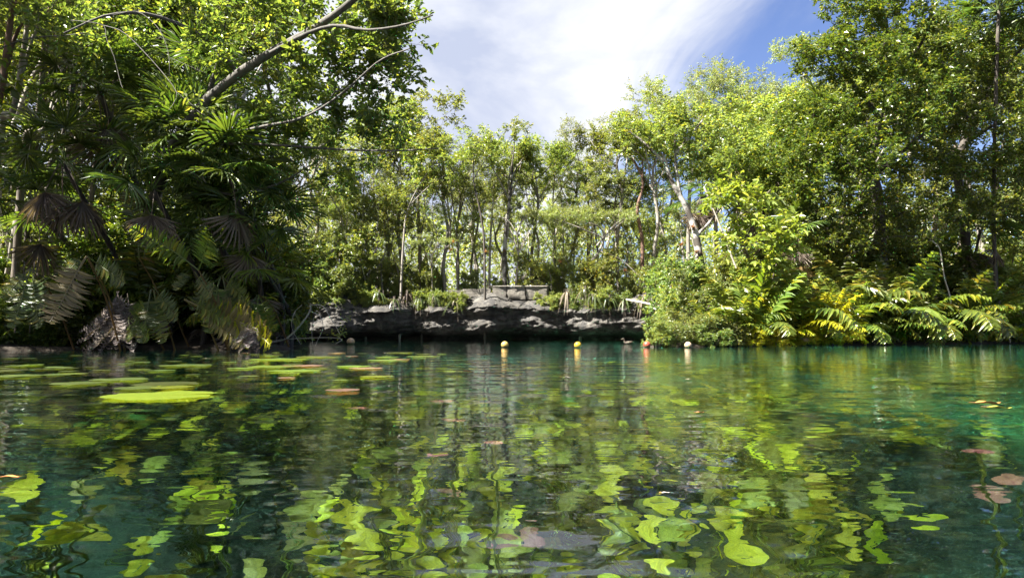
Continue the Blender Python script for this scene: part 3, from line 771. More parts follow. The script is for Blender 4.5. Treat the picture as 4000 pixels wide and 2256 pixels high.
# far woodland that reads as one mass
def far_woods():
    rng = np.random.default_rng(77); mb = MB(); n = 46000
    ang = np.radians(rng.uniform(-48, 48, n)); r = rng.uniform(72, 98, n)
    X, Y = r * np.sin(ang), r * np.cos(ang); zb = ground_z(X, Y)
    h = (vnoise(X, Y, 31, 3, .12) * .7 + .55) * 12.5
    Z = zb + h * rng.uniform(0, 1, n) ** .8
    Pn = np.stack([X, Y, Z], -1)
    mb.leaves(Pn, rng.normal(size=(n, 3)), rng.normal(size=(n, 3)) + [0, -.3, .6], rng.uniform(.35, .75, n), rng.uniform(.2, .4, n))
    o = link('far_woodland', mb.build('far_woodland', M['feather_leaf']), kind='stuff')
    tag(o, 'far green woodland closing the view behind the cliff top trees', 'woodland', where=False)
    # low understorey that fills the wood around the pool
    mb = MB(); n = 60000
    X = rng.uniform(-42, 46, n); Y = rng.uniform(12, 72, n); d = shore_dist(X, Y); keep = (d > 1.8) & (np.abs(X) < Y * .95 + 4)
    X, Y, d = X[keep], Y[keep], d[keep]; n = len(X)
    clump = vnoise(X, Y, 41, 3, .5); Z = ground_z(X, Y) + rng.uniform(.05, 1, n) * (.3 + 3.2 * np.clip(clump - .3, 0, 1)) * np.clip(d / 5, .3, 1)
    mb.leaves(np.stack([X, Y, Z], -1), rng.normal(size=(n, 3)), rng.normal(size=(n, 3)) * .6 + [0, 0, .8], rng.uniform(.12, .28, n), rng.uniform(.06, .13, n))
    o = link('undergrowth', mb.build('undergrowth', M['lime_leaf']), kind='stuff')
    tag(o, 'low leafy undergrowth covering the forest floor around the pool', 'undergrowth', where=False)


far_woods()


# the big leaning tree of the left bank
def at3(pts, Y0, Y1=None):
    Y1 = Y0 if Y1 is None else Y1; n = len(pts)
    return [at(px, py, Y0 + (Y1 - Y0) * i / max(1, n - 1)) for i, (px, py) in enumerate(pts)]


def leaning_tree():
    rng = np.random.default_rng(42)
    trunk = at3([(470, 1180), (560, 900), (640, 680)], 16.0, 13.6) + at3([(690, 545), (807, 393), (931, 290), (1056, 207), (1190, 134), (1290, 70), (1400, -20), (1500, -150)], 12.9, 9.6)
    trunk[0][2] = gz(trunk[0][0], trunk[0][1]) - .3
    limbs = [trunk,
             at3([(1056, 207), (1190, 135), (1310, 100), (1430, 118), (1570, 100), (1690, 60)], 10.9, 9.3),
             at3([(640, 680), (800, 560), (1000, 500), (1180, 460), (1330, 370), (1480, 240), (1600, 190)], 13.2, 9.8),
             at3([(690, 545), (860, 560), (1060, 565), (1350, 585), (1560, 588), (1710, 580)], 13, 11.4),
             at3([(807, 393), (860, 220), (880, 60), (930, -120)], 13.0, 11.5),
             at3([(931, 290), (800, 150), (600, 60), (420, 60), (250, 130)], 12.6, 11.0),
             at3([(1190, 134), (1180, 20), (1230, -120)], 11.6, 10.8),
             at3([(700, 540), (760, 700), (900, 760), (1080, 720), (1220, 640)], 13.8, 12.5)]
    rad = [(.115, .036), (.034, .010), (.032, .009), (.03, .009), (.05, .02), (.04, .012), (.04, .015), (.035, .01)]
    def bl(px, py, Y, w, h, wt, dep=1.1): Y += .75; c = at(px, py, Y); s = Y / FPX; return (c, np.array([w * s, dep, h * s]), wt)
    blobs = [bl(1150, 120, 11, 330, 200, 1.6), bl(1480, 90, 10.5, 230, 150, 1.5), bl(1300, 280, 11, 250, 150, 1.3), bl(1560, 230, 10.8, 170, 130, .75), bl(900, 120, 12, 250, 200, 1.2), bl(1120, 420, 12, 260, 120, 1.1),
             bl(1420, 420, 11.5, 200, 130, .8), bl(1250, 560, 12.8, 280, 120, .9), bl(1560, 590, 13, 180, 90, .5), bl(650, 70, 11.8, 260, 150, .6), bl(350, 120, 11.5, 250, 150, .4), bl(1000, 720, 13, 200, 120, .6), bl(1250, -120, 11, 500, 160, 1.3), bl(600, -150, 11.5, 500, 160, .5), bl(1330, 720, 13.4, 150, 110, .5)]
    tm, cm, (Pp, ax, nr, Ls, Ws), lms = make_tree(rng, limbs, rad, blobs, 280, 9, 8, .30, .108, .054, M['bark_grey'], M['hero_leaf'], oval=True, step=.28, tip=.0032, arch=.08, shell=.15, jit=.05, upness=.5, split=True)
    t = thing('leaning_tree', 'tall tree leaning out from the left bank, its trunk sloping up to the right', 'tree', (0, 0, 0), where=False)
    tk = link('trunk', tm, t); link('crown', cm, t, kind='stuff')
    for q in lms: link('limb', q, tk)
    # the nearest single leaves, each one on its own
    mb = MB(); mb.leaves(np.zeros((1, 3)), np.array([[1., 0, 0]]), np.array([[0, 0, 1.]]), 1.0, .5, True); leaf = mb.build('leaf', M['hero_leaf'])
    pos = np.array([to_px(p) for p in Pp]); ok = np.where((pos[:, 0] > 700) & (pos[:, 0] < 1800) & (pos[:, 1] > 0) & (pos[:, 1] < 650))[0]
    near = ok[np.argsort(Pp[ok][:, 1])[:300]]
    for i in near:
        A = unit(ax[i] + rng.normal(size=3) * .4); N = unit(nr[i] - (nr[i] @ A) * A); S = np.cross(N, A); L = .15 * rng.uniform(.85, 1.2)
        o = link('leaf', leaf, t); o.matrix_local = Matrix(((A[0] * L, S[0] * L, N[0] * L, Pp[i][0]), (A[1] * L, S[1] * L, N[1] * L, Pp[i][1]), (A[2] * L, S[2] * L, N[2] * L, Pp[i][2]), (0, 0, 0, 1)))


leaning_tree()


def custom_tree(seed, name, label, trunk, Y, limbs, blobs, n_t, bark, leaf, r0=.14, twigs=9, per=8, L=.14, W=.065, tl=.34, oval=False, root=True, cat='tree', limb_r=.05, tip=.004, depth=1.6, upness=.55, shell=.2, spread=.9, thick=1.0):
    rng = np.random.default_rng(seed)
    tr = at3(trunk, *(Y if isinstance(Y, tuple) else (Y, Y)))
    if root: tr[0][2] = gz(tr[0][0], tr[0][1]) - .3
    lm = [tr] + [at3(p, a, b) for p, a, b in limbs]
    bb = [(at(px, py, yy), np.array([w * yy / FPX, depth, h * yy / FPX]), wt) for px, py, yy, w, h, wt in blobs]
    tm, cm, _, lms = make_tree(rng, lm, [(r0, r0 * .3)] + [(limb_r, .012)] * len(limbs), bb, n_t, twigs, per, tl, L, W, bark, leaf, oval, step=.32, tip=tip, shell=shell, upness=upness, spread=spread, thick=thick, split=True)
    o = np.array(tr[0]); t = thing(name, label, cat, (0, 0, 0), where=False)
    tk = link('trunk', tm, t); link('crown', cm, t, kind='stuff')
    for q in lms: link('limb', q, tk)
    return t


# right bank: the tall dark trees
custom_tree(1, 'broadleaf_tree', 'tallest dark glossy tree filling the upper right of the photo', [(3440, 1060), (3430, 800), (3400, 640), (3450, 480), (3480, 300), (3460, 80)], 26,
            [([(3420, 700), (3330, 560), (3220, 470), (3120, 420)], 26, 24), ([(3450, 480), (3340, 340), (3250, 250), (3200, 150)], 26, 24), ([(3420, 680), (3560, 560), (3700, 440), (3780, 300)], 26, 24.5),
             ([(3470, 330), (3580, 200), (3650, 60)], 26, 25), ([(3440, 560), (3300, 620), (3150, 640)], 26, 23.5), ([(3460, 120), (3380, 0), (3350, -140)], 26, 25)],
            [(3330, 90, 24.5, 170, 120, 1.3), (3250, 230, 24, 150, 110, 1.2), (3420, 260, 23.6, 170, 110, 1.2), (3560, 110, 24.5, 190, 130, 1.3), (3400, -60, 25, 260, 130, 1.4), (3330, 420, 23.6, 190, 90, 1.1), (3180, 470, 23.6, 150, 100, 1.0),
             (3600, 320, 24, 180, 110, 1.1), (3130, 590, 23.2, 160, 90, 1.0), (3320, 600, 23, 190, 90, 1.0), (3540, 480, 23.6, 180, 90, .9), (3700, 200, 24.4, 130, 130, .9), (3240, 740, 22.8, 180, 90, .8)], 520, M['bark_dark'], M['dark_leaf'], r0=.24, twigs=9, per=8, L=.15, W=.075, tl=.36, limb_r=.10, depth=1.5)
custom_tree(2, 'broadleaf_tree', 'dark dense tree at the right edge with a forked black trunk', [(3800, 1080), (3760, 820), (3740, 640), (3800, 480), (3880, 300), (3920, 60)], 28,
            [([(3745, 660), (3650, 560), (3560, 540)], 28, 26), ([(3800, 480), (3700, 380), (3660, 250)], 28, 27), ([(3770, 560), (3900, 480), (4050, 440)], 28, 26), ([(3880, 300), (4000, 180), (4100, 60)], 28, 27)],
            [(3850, 120, 27, 200, 130, 1.2), (3950, 300, 26.5, 190, 120, 1.2), (3780, 260, 26.5, 150, 110, 1.0), (3900, 480, 26, 200, 100, 1.1), (3700, 470, 26, 170, 90, 1.0), (4050, 150, 27, 150, 150, 1), (3800, 640, 25.6, 190, 90, .9), (3980, 640, 25.6, 160, 100, .9), (3600, 640, 25.4, 150, 90, .8), (3900, -80, 27, 300, 140, 1.2)],
            380, M['bark_dark'], M['dark_leaf'], r0=.20, L=.15, W=.07, tl=.36, limb_r=.09)
custom_tree(3, 'broadleaf_tree', 'dark low tree whose shaded crown hangs behind the right bank ferns', [(3260, 1080), (3230, 900), (3200, 760), (3140, 640)], 24.5,
            [([(3215, 820), (3330, 760), (3450, 740)], 24.5, 23.5), ([(3225, 880), (3120, 840), (3060, 820)], 24.5, 23)],
            [(3180, 830, 23.4, 130, 80, 1), (3250, 950, 23.2, 140, 80, 1), (3420, 820, 23.6, 150, 80, .9), (3600, 850, 24.6, 150, 90, .9), (3760, 800, 25.2, 150, 90, .9), (3900, 840, 26, 150, 90, .9), (3500, 960, 24, 150, 60, .7)], 230, M['bark_dark'], M['dark_leaf'], r0=.10, L=.13, W=.06)
custom_tree(4, 'broadleaf_tree', 'sunlit yellow green tree rising left of the tallest dark tree', [(3020, 1060), (3010, 880), (3040, 700), (3010, 560), (3040, 420)], 27,
            [([(3035, 720), (2930, 600), (2880, 500)], 27, 26), ([(3015, 600), (3120, 500), (3170, 420)], 27, 26)],
            [(2900, 480, 26.5, 130, 90, 1.1), (3040, 430, 26.5, 130, 90, 1.1), (3150, 470, 26, 110, 90, 1), (2960, 600, 26, 150, 80, 1), (3110, 620, 25.6, 140, 80, 1), (2860, 620, 26, 110, 80, .8), (3020, 740, 25.6, 150, 80, .8)], 260, M['bark'], M['lime_leaf'], r0=.12, L=.15, W=.07)
custom_tree(5, 'sapling', 'bright yellow leaved sapling spreading over the right bank', [(2960, 1240), (2950, 1080), (2900, 960), (2880, 830), (2900, 720)], 20.5,
            [([(2930, 1010), (3020, 930), (3110, 880)], 20.5, 19.6), ([(2890, 900), (2830, 800), (2800, 730)], 20.5, 19.8), ([(2940, 1040), (3050, 1000), (3120, 1010)], 20.5, 19.6), ([(2885, 850), (2960, 790), (3010, 740)], 20.5, 19.8)],
            [(2880, 730, 20, 90, 50, 1), (2820, 790, 20, 80, 45, 1), (2980, 800, 19.8, 100, 45, 1), (3060, 880, 19.6, 100, 50, 1), (2900, 870, 19.8, 100, 45, .9), (3100, 960, 19.6, 70, 45, .9), (2960, 960, 19.6, 110, 45, .9), (2850, 940, 20, 70, 40, .6), (3040, 1040, 19.6, 90, 40, .7)],
            50, M['bark'], M['gold_leaf'], r0=.07, twigs=6, per=5, L=.22, W=.10, tl=.36, oval=True, limb_r=.03, tip=.005, depth=.7, upness=1.1)
custom_tree(6, 'patchy_tree', 'forked tree with black and white patchy bark behind the cream buoy', [(2745, 1200), (2740, 1080), (2725, 960), (2715, 900), (2680, 810), (2620, 700), (2590, 600)], 25,
            [([(2720, 920), (2770, 870), (2830, 780), (2850, 660)], 25, 24.6), ([(2660, 780), (2640, 640), (2640, 520), (2680, 430)], 25, 25), ([(2600, 640), (2520, 560), (2440, 500)], 25, 25.5), ([(2640, 600), (2720, 500), (2760, 450)], 25, 25)],
            [(2480, 520, 25.5, 110, 60, 1), (2600, 540, 25, 100, 60, 1), (2700, 470, 25, 110, 60, 1), (2620, 440, 25.2, 100, 60, .9), (2790, 560, 25, 100, 70, 1), (2830, 660, 24.6, 90, 70, .8), (2720, 640, 25, 80, 50, .5)], 130, M['bark_patchy'], M['mid_leaf'], r0=.17, L=.15, W=.07, limb_r=.065)
custom_tree(7, 'gnarled_tree', 'bare limbed tree with twisting pale branches right of the stone wall', [(2260, 1130), (2290, 1080), (2340, 980), (2360, 920), (2330, 880), (2250, 860)], 45.2,
            [([(2340, 980), (2420, 1010), (2500, 1080)], 45.2, 45), ([(2360, 930), (2290, 900), (2180, 860), (2120, 862)], 45.2, 44.6), ([(2330, 960), (2400, 880), (2460, 840)], 45.2, 45)],
            [(2150, 850, 44.6, 70, 25, 1), (2280, 850, 45, 80, 30, 1), (2450, 840, 45, 80, 30, 1)], 60, M['bark_pale'], M['feather_leaf'], r0=.10, L=.12, W=.045, per=12, limb_r=.06)
# individual stems of the cliff top that read clearly
for i, (pts, Y, r, bk, lab) in enumerate([
        ([(1895, 1195), (1893, 1000), (1880, 850), (1850, 700), (1855, 560)], 44.0, .085, 'bark_dark', 'dark slim trunk rising from the cliff edge left of the wall'),
        ([(1970, 1105), (1972, 960), (1985, 820), (2000, 690), (1998, 560)], 47, .16, 'bark_patchy', 'thick two tone trunk standing behind the stone wall'),
        ([(1910, 1110), (1915, 950), (1925, 800), (1930, 700)], 48, .10, 'bark_pale', 'pale straight trunk behind the left end of the wall'),
        ([(2500, 1130), (2510, 960), (2490, 820), (2510, 700), (2430, 560)], 46, .15, 'bark_red', 'reddish brown trunk above the red buoy'),
        ([(2170, 1105), (2168, 960), (2160, 800), (2170, 640)], 48, .085, 'bark', 'brown trunk just right of the stone wall'),
        ([(2345, 1120), (2335, 990), (2320, 840), (2330, 700)], 47, .07, 'bark_dark', 'thin dark trunk between the wall and the red buoy'),
        ([(2610, 1120), (2600, 960), (2570, 820), (2560, 640)], 47, .09, 'bark_pale', 'pale trunk left of the patchy tree'),
        ([(1560, 1150), (1575, 960), (1600, 800), (1690, 640)], 45, .09, 'bark_pale', 'pale slanting trunk left of the stone wall'),
        ([(1650, 1130), (1640, 980), (1660, 820), (1640, 700)], 46, .07, 'bark', 'slim brown trunk left of the stone wall'),
        ([(1430, 1180), (1440, 1080), (1470, 960), (1480, 760)], 45.5, .07, 'bark_pale', 'pale trunk at the left end of the cliff'),
        ([(1410, 1160), (1445, 1100), (1500, 1000), (1540, 860)], 46, .06, 'bark_pale', 'thin pale leaning trunk at the left end of the cliff'),
        ([(2420, 1120), (2410, 960), (2400, 820), (2420, 700)], 48, .10, 'bark', 'brown trunk left of the reddish trunk')]):
    top = pts[-1]
    custom_tree(60 + i, 'slender_tree', lab, pts, Y, [([pts[-2], ((pts[-2][0] + top[0]) / 2 + 40, (pts[-2][1] + top[1]) / 2), (top[0] + 90, top[1] + 20)], Y, Y)],
                [(top[0], top[1] - 10, Y, 90, 60, 1), (top[0] + 70, top[1] + 30, Y, 70, 50, .8), (top[0] - 60, top[1] + 60, Y, 70, 50, .7)], 55, M[bk], M[('mid_leaf', 'lime_leaf', 'feather_leaf')[i % 3]], r0=r, twigs=8, L=.16, W=.07, limb_r=r * .4)
# slim leaning trunks at the left edge
for i, (x0, x1, yb, yt, Y, r, bk) in enumerate([(-60, 130, 900, -60, 15, .10, 'bark_pale'), (60, 190, 1000, -60, 16, .09, 'bark'), (-100, 60, 800, -60, 14, .12, 'bark_red'), (150, 330, 1050, -80, 17, .10, 'bark_dark'), (20, 300, 900, 60, 18, .06, 'bark_pale'), (230, 350, 1050, -60, 18.5, .08, 'bark_pale'), (90, 260, 980, -80, 19, .07, 'bark_dark'), (330, 470, 1050, 60, 19, .08, 'bark'), (-20, 230, 1020, 120, 20, .06, 'bark')]):
    xm = (x0 + x1) / 2
    custom_tree(90 + i, 'slender_tree', ['pale', 'brown', 'reddish', 'darkest', 'thin pale', 'tall pale', 'thin dark', 'rightmost brown', 'thinnest brown'][i] + ' leaning trunk among the left edge stems', [(x0, yb), (x0 * .6 + x1 * .4 - 15, yb * .6 + yt * .4), (xm + 20, (yb + yt) / 2), (x1, yt)], (Y, Y - 1.5),
                [([(xm + 20, (yb + yt) / 2), (x1 + 20, yt + 160), (x1 + 160, yt + 100)], Y - .8, Y - 1.5)], [(x1 + 30, yt, Y - 1.4, 170, 110, 1), (x1 - 90, yt + 90, Y - 1.4, 150, 90, .7), (x1 + 130, yt + 120, Y - 1.4, 130, 90, .7)], 40, M[bk], M['dark_leaf'] if i % 2 else M['hero_leaf'], r0=r, L=.12, W=.055, limb_r=r * .4)


# ------------------------------------------------------------------ fan palms
def fan_leaf(seed, dead=False):
    rng = np.random.default_rng(seed); mb = MB(); R = 1.0; pet = .95
    pts = np.array([(pet * t, 0, .16 * math.sin(t * 1.6)) for t in np.linspace(0, 1, 6)])
    mb.tube(pts, np.linspace(.018, .010, 6), 4)
    hub = pts[-1]; n = 30
    for i in range(n):
        a = (i / (n - 1) - .5) * math.radians(250 if not dead else 150) + rng.normal() * .02
        L = R * (.72 + .28 * math.cos(a * .75)) * rng.uniform(.9, 1.05)
        d = np.array([math.cos(a), math.sin(a), .10 * math.cos(a * 2)]); side = np.array([-math.sin(a), math.cos(a), 0])
        w = .052 * R; dr = rng.uniform(.10, .34) if not dead else rng.uniform(.0, .3); f = .02 * (1 if i % 2 else -1)
        S = np.array([0, .4, .75, 1.0]); wid = np.array([.35, 1.0, .7, .03]) * w
        C = hub + d * (S * L)[:, None] * (np.array([1, 1, .97, .90]) if not dead else np.array([1, .97, .93, .86]))[:, None] - np.array([0, 0, 1]) * (dr * L * S ** 2.4)[:, None]
        V = np.concatenate([C + side * wid[:, None] * .5 + [0, 0, f], C + [0, 0, -.012], C - side * wid[:, None] * .5 + [0, 0, f]])
        Q = [(j, j + 1, 5 + j, 4 + j) for j in range(3)] + [(4 + j, 5 + j, 9 + j, 8 + j) for j in range(3)]
        mb.add(V, Q)
    return mb.build('frond', M['palm_dead'] if dead else M['palm_leaf'], False)


FAN = [fan_leaf(i) for i in range(4)]; FAND = [fan_leaf(20 + i, True) for i in range(2)]


def palm(px, py, Y, size, n, n_dead, label, trunk_px=None, seed=0, mat=None, low=-.5):
    """crown centre at a photo position; the stem goes down to the ground"""
    rng = np.random.default_rng(seed + 200); c = at(px, py, Y); g0 = gz(c[0], c[1])
    bx = c[0] if trunk_px is None else (trunk_px - 2000) / FPX * Y; dy = 2.0 if Y < 16 else .8
    t = thing('fan_palm', label, 'palm', (bx, Y + dy, gz(bx, Y + dy)), where=False)
    b = np.array(t.location); path = smooth_path([(0, 0, -.3), (.25 * (c[0] - bx), 0, .4 * (c[2] - b[2])), tuple(c - b)], 14)
    mb = MB(); mb.tube(path, np.linspace(.075, .05, 14) * size ** .5, 8, .12, rng); link('trunk', mb.build('trunk', M['bark_dark'], True), t)
    for i in range(n + n_dead):
        dead = i >= n
        me = (FAND if dead else FAN)[int(rng.integers(2 if dead else 4))]
        o = link('dead_frond' if dead else 'frond', me, t)
        o.location = c - b + rng.normal(size=3) * .03
        el = rng.uniform(-1.55, -1.15) if dead else low + (1.25 - low) * ((i + rng.uniform(0, 1)) / n) ** 1.1
        o.rotation_euler = (rng.normal() * .3, -el, i * 2.4 + rng.uniform(-.3, .3)); s = size * rng.uniform(.8, 1.12); o.scale = (s, s, s)
        if mat and not dead: o.material_slots[0].link = 'OBJECT'; o.material_slots[0].material = mat
    return t


palm(390, 360, 13.6, .9, 18, 3, 'dark fan palm high on the left with grey hanging dead leaves', 420, 1)
palm(250, 640, 13.2, .85, 13, 3, 'fan palm with a big brown skirt of dead leaves at the left', 260, 2)
palm(760, 330, 14.4, .85, 19, 0, 'sunlit fan palm right beside the leaning trunk', 740, 3)
palm(720, 560, 13.0, .9, 19, 0, 'dark glossy fan palm in front of the leaning trunk', 720, 4)
palm(900, 690, 12.8, .85, 18, 1, 'blue green fan palm right of the leaning trunk', 850, 5)
palm(600, 740, 12.6, .7, 10, 2, 'small fan palm with tan dead fans below the leaning trunk', 600, 6)
palm(990, 860, 13.4, .75, 14, 1, 'bright fan palm lit by the sun near the water', 960, 7)
palm(1030, 1050, 14.0, .68, 14, 1, 'low yellow green fan palm at the point of the left bank', 1010, 8, M['fern_leaf'])
palm(830, 900, 14.2, .8, 16, 0, 'shaded fan palm above the bright fern', 830, 9)
palm(2990, 770, 26, .95, 11, 3, 'fan palm behind the yellow sapling', 2990, 10)
palm(3120, 890, 23.5, .8, 11, 2, 'small dark fan palm behind the sunlit ferns', 3120, 11)
palm(3900, 40, 25.5, 1.15, 20, 0, 'tall fan palm at the top right corner', 3960, 12)
palm(2740, 760, 33, 1.1, 11, 7, 'fan palm with a brown leaf skirt behind the patchy tree', 2740, 13)
palm(3830, 900, 27.0, 1.0, 9, 3, 'shaded fan palm behind the right edge ferns', 3830, 14)
palm(2880, 560, 33, 1.1, 10, 4, 'distant fan palm among the crowns right of the patchy tree', 2890, 15)
palm(3210, 470, 27, 1.0, 10, 1, 'fan palm poking from the crowns left of the tallest tree', 3230, 16)
palm(2300, 770, 50, 1.3, 10, 2, 'distant fan palm above the yellow buoy', 2300, 17)
palm(130, 800, 14.5, .85, 13, 1, 'drooping fan palm at the left edge', 130, 18)


# ------------------------------------------------------------------ ferns
def fern_frond(seed, arch=.8, n=19, droop=.35, dead=False):
    rng = np.random.default_rng(seed); mb = MB(); Lr = 1.0
    t = np.linspace(0, 1, 16); ang = PI / 2 - arch * t ** 1.5 * 1.7
    dx = np.cos(ang); dz = np.sin(ang); step = Lr / 15
    C = np.stack([np.cumsum(dx) * step, .03 * np.sin(t * 3 + seed), np.cumsum(dz) * step], -1); C -= C[0]
    mb.tube(C, np.linspace(.010, .003, 16), 4)
    tt = np.linspace(.22, .99, n); Pc = np.stack([np.interp(tt, t, C[:, k]) for k in range(3)], -1)
    Dv = unit(np.stack([np.interp(tt, t, np.gradient(C[:, k])) for k in range(3)], -1))
    up = unit(np.stack([-Dv[:, 2], np.zeros(n), Dv[:, 0]], -1)); pl = .24 * np.sin(np.clip((tt - .1) / .9, 0, 1) * PI) ** .55 * (1 - .35 * tt) + .04
    for s in (-1, 1):
        base = Pc + Dv * (rng.uniform(-.006, .006, n))[:, None]
        ax = Dv * (.42 + .25 * tt)[:, None] + np.array([0, s, 0]) - up * 0 + rng.normal(size=(n, 3)) * .09
        ax = unit(ax); nr = up + np.array([0, -s * .25, 0]) + rng.normal(size=(n, 3)) * .15
        W = .052 * (1 - .3 * tt); dr = (rng.uniform(.5, 1.5, n) * droop) if not dead else rng.uniform(.8, 1.8, n) * .6
        nr = unit(nr - (nr * ax).sum(1, keepdims=True) * ax); sd = np.cross(ax, nr)
        S = np.array([0, .25, .6, 1.0]); wd = np.array([.5, 1, .85, .05])
        Cc = base[:, None] + ax[:, None] * (S[None, :, None] * pl[:, None, None]) + np.array([0, 0, -1.]) * (dr[:, None] * pl[:, None] * S[None] ** 2)[..., None]
        wav = rng.normal(size=(n, 4, 1)) * .006
        Lf = Cc + sd[:, None] * (wd[None, :, None] * W[:, None, None] * .5) + nr[:, None] * (.010 + wav); Rg = Cc - sd[:, None] * (wd[None, :, None] * W[:, None, None] * .5) + nr[:, None] * (.010 - wav)
        V = np.concatenate([Lf, Cc, Rg], 1).reshape(-1, 3); q = np.array([(j, j + 1, 5 + j, 4 + j) for j in range(3)] + [(4 + j, 5 + j, 9 + j, 8 + j) for j in range(3)])
        mb.add(V, (q[None] + (np.arange(n) * 12)[:, None, None]).reshape(-1, 4))
    return mb.build('frond', M['fern_dead'] if dead else M['fern_leaf'])


FERN_UP = [fern_frond(i, .22 + .12 * i) for i in range(3)]; FERN_ARCH = [fern_frond(10 + i, .8 + .2 * i, droop=.5) for i in range(4)]
FERN_DEAD = [fern_frond(30 + i, 1.2 + .15 * i, 17, 1, True) for i in range(3)]


FERN_DEADUP = [fern_frond(40 + i, .25 + .1 * i, 15, 1, True) for i in range(3)]


def fern(px, py, Y, h, n, label, mat='fern_leaf', brown=0, dead=0, seed=0, z=None, spread=(.0, .70), aim=None):
    rng = np.random.default_rng(seed + 500); x = (px - 2000) / FPX * Y
    z = gz(x, Y) if z is None else z
    t = thing('fern', label, 'fern', (x, Y, max(z, .02)), group='giant ferns on the banks', where=True, px=px)
    for i in range(n + brown + dead):
        k = i - n
        if i < n:
            f = (i + .5) / n; me = FERN_UP[i % 3] if f > .5 else FERN_ARCH[i % 4]; tilt = spread[1] - (spread[1] - spread[0]) * f; m_ = M[mat]; nm = 'frond'; s = h * rng.uniform(.5, 1.12)
        elif k < brown: me = FERN_UP[k % 3]; tilt = rng.uniform(.05, .35); m_ = M['fern_brown']; nm = 'brown_frond'; s = h * rng.uniform(.85, 1.1)
        else: me = FERN_DEAD[k % 3]; tilt = rng.uniform(.5, 1.1); m_ = M['fern_dead']; nm = 'dead_frond'; s = h * rng.uniform(.6, .9)
        o = link(nm, me, t)
        az = i * 2.4 + rng.uniform(-.9, .9) if aim is None else aim + rng.normal() * .7
        o.rotation_euler = (rng.normal() * .12, tilt + rng.normal() * .16, az); o.scale = (s, s * 1.15, s); o.location = rng.normal(size=3) * [.08, .08, .02]
        o.material_slots[0].link = 'OBJECT'; o.material_slots[0].material = m_
    return t


FR = [(2890, 18.6, 1.7, 'fern_leaf', 0), (2960, 19.4, 2.2, 'fern_leaf', 0), (3040, 20.2, 2.3, 'fern_leaf', 0), (3120, 20.4, 2.0, 'fern_leaf', 1), (3080, 19.2, 1.35, 'fern_yellow', 0), (3180, 19.8, 1.45, 'fern_yellow', 0), (3270, 20.3, 1.25, 'fern_yellow', 0), (3010, 18.9, 1.0, 'fern_yellow', 0), (3130, 19.4, 1.0, 'fern_yellow', 0),
      (3220, 21.4, 2.0, 'fern_leaf', 0), (3330, 22.0, 2.3, 'fern_dark', 0), (3420, 22.6, 2.4, 'fern_dark', 0), (3490, 22.0, 1.7, 'fern_leaf', 0), (3540, 23.4, 2.5, 'fern_leaf', 0), (3600, 22.8, 1.6, 'fern_dark', 0), (3680, 24.6, 2.4, 'fern_dark', 0), (3780, 24.8, 2.1, 'fern_leaf', 0),
      (3860, 26.4, 2.7, 'fern_dark', 0), (3930, 26.6, 2.3, 'fern_leaf', 0), (3990, 28.4, 2.8, 'fern_leaf', 1), (3720, 24.0, 1.3, 'fern_leaf', 0), (3870, 25.8, 1.5, 'fern_yellow', 0), (3350, 21.4, 1.5, 'fern_leaf', 0), (4060, 28, 2.5, 'fern_leaf', 0), (3560, 22.9, 1.9, 'fern_leaf', 0), (3640, 23.6, 2.2, 'fern_leaf', 0), (3760, 24.2, 1.6, 'fern_leaf', 0), (3820, 25.0, 2.3, 'fern_leaf', 0), (3960, 26.6, 1.8, 'fern_leaf', 0), (3300, 21.0, 1.9, 'fern_leaf', 0), (3400, 21.9, 2.0, 'fern_leaf', 0), (2990, 18.9, .75, 'fern_yellow', 0), (3230, 19.9, .9, 'fern_yellow', 0), (3320, 20.6, .8, 'fern_yellow', 0), (3050, 19.0, .8, 'fern_yellow', 0), (3430, 21.6, 1.2, 'fern_leaf', 0), (2820, 18.4, 1.3, 'fern_leaf', 0)]
nm = {'fern_leaf': 'green giant fern', 'fern_yellow': 'bright yellow low fern', 'fern_dark': 'dark green tall fern'}
for i, (px, Y, h, mt, br) in enumerate(FR):
    h *= 1.22
    x = (px - 2000) / FPX * Y; d = float(shore_dist(np.array([x]), np.array([Y]))[0])
    fern(px, 0, Y + max(0, .35 - d), h, 11 if mt != 'fern_yellow' else 12, nm[mt] + ' on the right bank', mt, br, 1 if i % 3 == 2 else 0, i)
for i, (px, Y, h, mt, n, dd) in enumerate([(520, 15.4, 2.6, 'fern_dark', 9, 2), (640, 15.4, 2.2, 'fern_leaf', 9, 1), (860, 14.9, 1.5, 'fern_dark', 9, 2), (940, 14.6, 1.3, 'fern_leaf', 9, 1), (1030, 14.9, 1.1, 'fern_leaf', 8, 1), (180, 15.0, 2.2, 'fern_dark', 9, 1), (40, 14.4, 2.0, 'fern_dark', 8, 1)]):
    fern(px, 0, Y, h, n, nm[mt] + ' on the left bank', mt, 0, dd, 60 + i)


# single fronds of the left bank that stand out, each from its base to its tip
def aim_frond(parent, me, p0, p1, mat, origin, name='frond', wide=1.2, lean=(0, -1, -.25)):
    z = unit(p1 - p0); x = np.array(lean, float); x = unit(x - (x @ z) * z); y = np.cross(z, x); L = np.linalg.norm(p1 - p0) * 1.12
    o = link(name, me, parent); q = p0 - origin
    o.matrix_local = Matrix(((x[0] * L * .6, y[0] * L * wide, z[0] * L, q[0]), (x[1] * L * .6, y[1] * L * wide, z[1] * L, q[1]), (x[2] * L * .6, y[2] * L * wide, z[2] * L, q[2]), (0, 0, 0, 1)))
    o.material_slots[0].link = 'OBJECT'; o.material_slots[0].material = M[mat]
    return o


